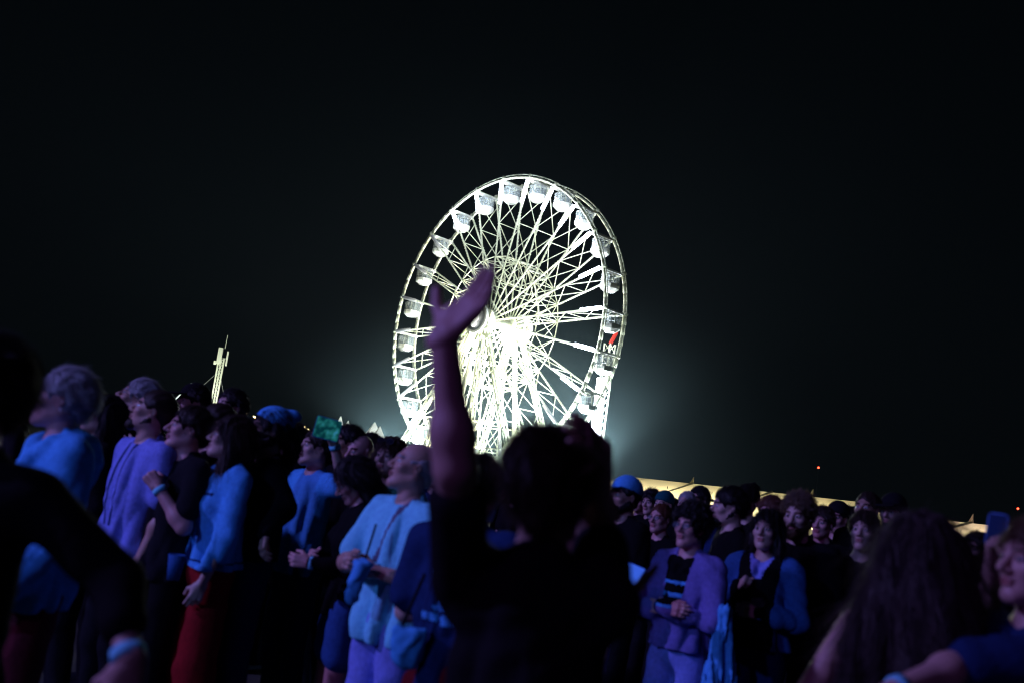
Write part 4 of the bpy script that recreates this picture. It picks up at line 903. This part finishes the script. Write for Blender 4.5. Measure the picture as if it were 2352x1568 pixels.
farp('dark head left of the frizzy haired man, under the marquee edge', 1795, 1178, 10.0)
farp('dark head under the marquee between two rosy faces', 1948, 1192, 9.5)
farp('bare dark head under the pink marquee by the raised phone', 2243, 1262, 6.5)
farp('small dark head low under the raised phone at right', 2318, 1268, 8.0)
rr = random.Random(11)
for d0, n in ((8.6, 13), (10.8, 15), (13.5, 17)):
    for i in range(n):
        hx = -40+2430*(i+rr.uniform(0.2, 0.8))/n; hor = 1110+(hx-1176)*0.1388
        if hx > 2170 or 1440 < hx < 1640 and d0 < 9: continue
        d_ = d0+rr.uniform(-0.8, 0.8); hgt = rr.uniform(1.55, 1.70)*1.632/1.75
        farp('dark clothed person deep in the crowd, mostly hidden behind nearer heads', hx, hor-(hgt-CAM_H)*FPX/d_, d_, hair=rr.choice(('short', 'crop', 'long', 'wavy', 'bob')), hc=rr.choice(('black', 'brown', 'brown', 'dkblond')),
             tc=rr.choice(('black', 'char', 'black', 'navy')), face=rr.uniform(-75, -30), group='people deep in the crowd')

# ================================================================== things held in hands
def phone(label, px, py, d, w, h, normal, up, screen=None):
    c = at(px, py, d); o = empty('phone', c); tag(o, label, 'phone')
    n = Vector(normal).normalized(); u = Vector(up); u = (u-n*u.dot(n)).normalized(); x = u.cross(n)
    o.rotation_euler = Matrix((x, u, n)).transposed().to_euler()
    m = MB(); r = 0.012; pts = []
    for cx, cy, a0 in ((w/2-r, h/2-r, 0), (-w/2+r, h/2-r, 90), (-w/2+r, -h/2+r, 180), (w/2-r, -h/2+r, 270)):
        pts += [(cx+r*math.cos(R_(a0+k*30)), cy+r*math.sin(R_(a0+k*30))) for k in range(4)]
    k = len(pts); m.add([(p[0], p[1], -0.004) for p in pts]+[(p[0], p[1], 0.004) for p in pts], [tuple(range(k))[::-1], tuple(range(k, 2*k))]+[(i, (i+1) % k, k+(i+1) % k, k+i) for i in range(k)])
    m.build('case', material('phone_case', (0.06, 0.22, 0.55), 0.25, var=0), o)
    s = MB(); s.box((0, 0, 0.005), (w-0.008, h-0.008, 0.001)); s.build('screen', screen or material('dark_screen', (0.02, 0.05, 0.12), 0.08, var=0), o)
    return o
def live_screen():
    m = bpy.data.materials.new('live_screen'); m.use_nodes = True; nt = m.node_tree; b = nt.nodes['Principled BSDF']; b.inputs['Base Color'].default_value = (0.01, 0.02, 0.02, 1)
    tc = nt.nodes.new('ShaderNodeTexCoord'); no = nt.nodes.new('ShaderNodeTexNoise'); no.inputs['Scale'].default_value = 28; no.inputs['Detail'].default_value = 4
    cr = nt.nodes.new('ShaderNodeValToRGB'); cr.color_ramp.elements[0].position = 0.42; cr.color_ramp.elements[0].color = (0.0, 0.05, 0.06, 1)
    cr.color_ramp.elements[1].position = 0.62; cr.color_ramp.elements[1].color = (0.02, 0.25, 0.25, 1); e = cr.color_ramp.elements.new(0.7); e.color = (0.05, 0.35, 0.6, 1)
    nt.links.new(tc.outputs['Object'], no.inputs['Vector']); nt.links.new(no.outputs['Fac'], cr.inputs[0]); nt.links.new(cr.outputs[0], b.inputs['Emission Color']); b.inputs['Emission Strength'].default_value = 0.5
    return m
UPI = C_U
phone('phone with a glowing green screen held up left of the wheel', 752, 984, 5.72, 0.15, 0.125, (0.25, -1, 0.1), (0.12, 0, 1), live_screen())
phone('blue cased phone raised against the pink marquee at right', 2290, 1216, 2.97, 0.06, 0.10, (-1.2, -1, 0.15), (0.05, 0, 1))
phone('bright blue tablet held low in front of the capped bearded man', 1440, 1315, 4.6, 0.15, 0.11, (-0.45, -0.75, 0.6), (0.5, 0.3, 1), material('blue_screen', (0.1, 0.3, 0.8), 0.2, var=0, emit=(0.08, 0.25, 1.0), estr=0.28))
# pouch, bag and cup
p = at(935, 1490, 3.2); o = empty('belt_pouch', (p.x, p.y, p.z-0.06)); tag(o, 'pale blue pouch hanging at the hip of the navy t-shirt wearer', 'pouch')
s = SDF(); s.ell((0, 0, 0.06), (0.055, 0.03, 0.065), 0); s.cone((-0.04, 0, 0.11), (0.04, 0, 0.11), 0.02, 0.02, 0.02); s.post.append(strand_noise(0.004, 60, 20)); V, Qd = s.mesh(0.006); link_mesh('bag', mesh_from('bag', V, Qd, [cloth('ltblue')]), o)
MB().tube((-0.03, 0, 0.12), (0.02, 0.03, 0.3), 0.006, 6).build('strap', cloth('char'), o)
p = at(812, 1332, 4.0); o = empty('wrapped_bundle', (p.x, p.y, p.z-0.07)); tag(o, 'pale blue cloth bundle hanging in front of the woman looking down', 'bundle')
s = SDF(); s.cone((0.0, 0, 0.0), (0.02, 0, 0.12), 0.028, 0.034, 0); s.ell((0.03, 0, 0.14), (0.045, 0.03, 0.016), 0.02); s.post.append(strand_noise(0.004, 60, 20)); V, Qd = s.mesh(0.006); link_mesh('cloth', mesh_from('cloth', V, Qd, [cloth('ltblue')]), o)
MB().tube((0.03, 0, 0.14), (0.05, 0.05, 0.3), 0.005, 6).build('cord', cloth('char'), o)
p = at(1655, 1490, 4.7); o = empty('tied_scarf', (p.x, p.y, p.z-0.25)); tag(o, 'pale blue fringed scarf hanging at the hip of the crossed arms youth', 'scarf')
s = SDF(); s.ell((0, 0, 0.42), (0.03, 0.025, 0.035), 0); s.cone((0, 0, 0.38), (-0.03, 0, 0.08), 0.022, 0.045, 0.01); s.cone((0.02, 0, 0.38), (0.07, 0, 0.02), 0.018, 0.035, 0.01); s.post.append(strand_noise(0.012, 120, 4)); V, Qd = s.mesh(0.008); link_mesh('cloth', mesh_from('cloth', V, Qd, [cloth('ltblue')]), o)
p = at(403, 1300, 4.6); o = empty('beer_cup', (p.x, p.y, p.z-0.06)); tag(o, 'dim blue plastic cup held low left of the denim jacket', 'cup')
m = MB(); m.lathe([(0.028, 0), (0.04, 0.115), (0.037, 0.115), (0.026, 0.006)], 16, 'Z'); m.build('cup', cloth('denim'), o, True); m = MB(); m.lathe([(0.036, 0.09), (0.036, 0.093)], 16, 'Z'); m.build('drink', material('beer', (0.3, 0.15, 0.03), 0.2, var=0), o)

# ================================================================== night air: thin even haze round the whole place
hz = MB(); hz.box((0, 110, 22.5), (420, 380, 47))
ho = tag(hz.build('haze', []), kind='stuff')
hm = bpy.data.materials.new('haze_air'); hm.use_nodes = True; hn = hm.node_tree
for n_ in list(hn.nodes):
    if n_.type == 'BSDF_PRINCIPLED': hn.nodes.remove(n_)
vol = hn.nodes.new('ShaderNodeVolumePrincipled'); vol.inputs['Density'].default_value = HAZE
vol.inputs['Color'].default_value = (0.75, 0.9, 1.0, 1); vol.inputs['Anisotropy'].default_value = 0.0
hn.links.new(vol.outputs[0], hn.nodes['Material Output'].inputs['Volume'])
ho.data.materials.append(hm)
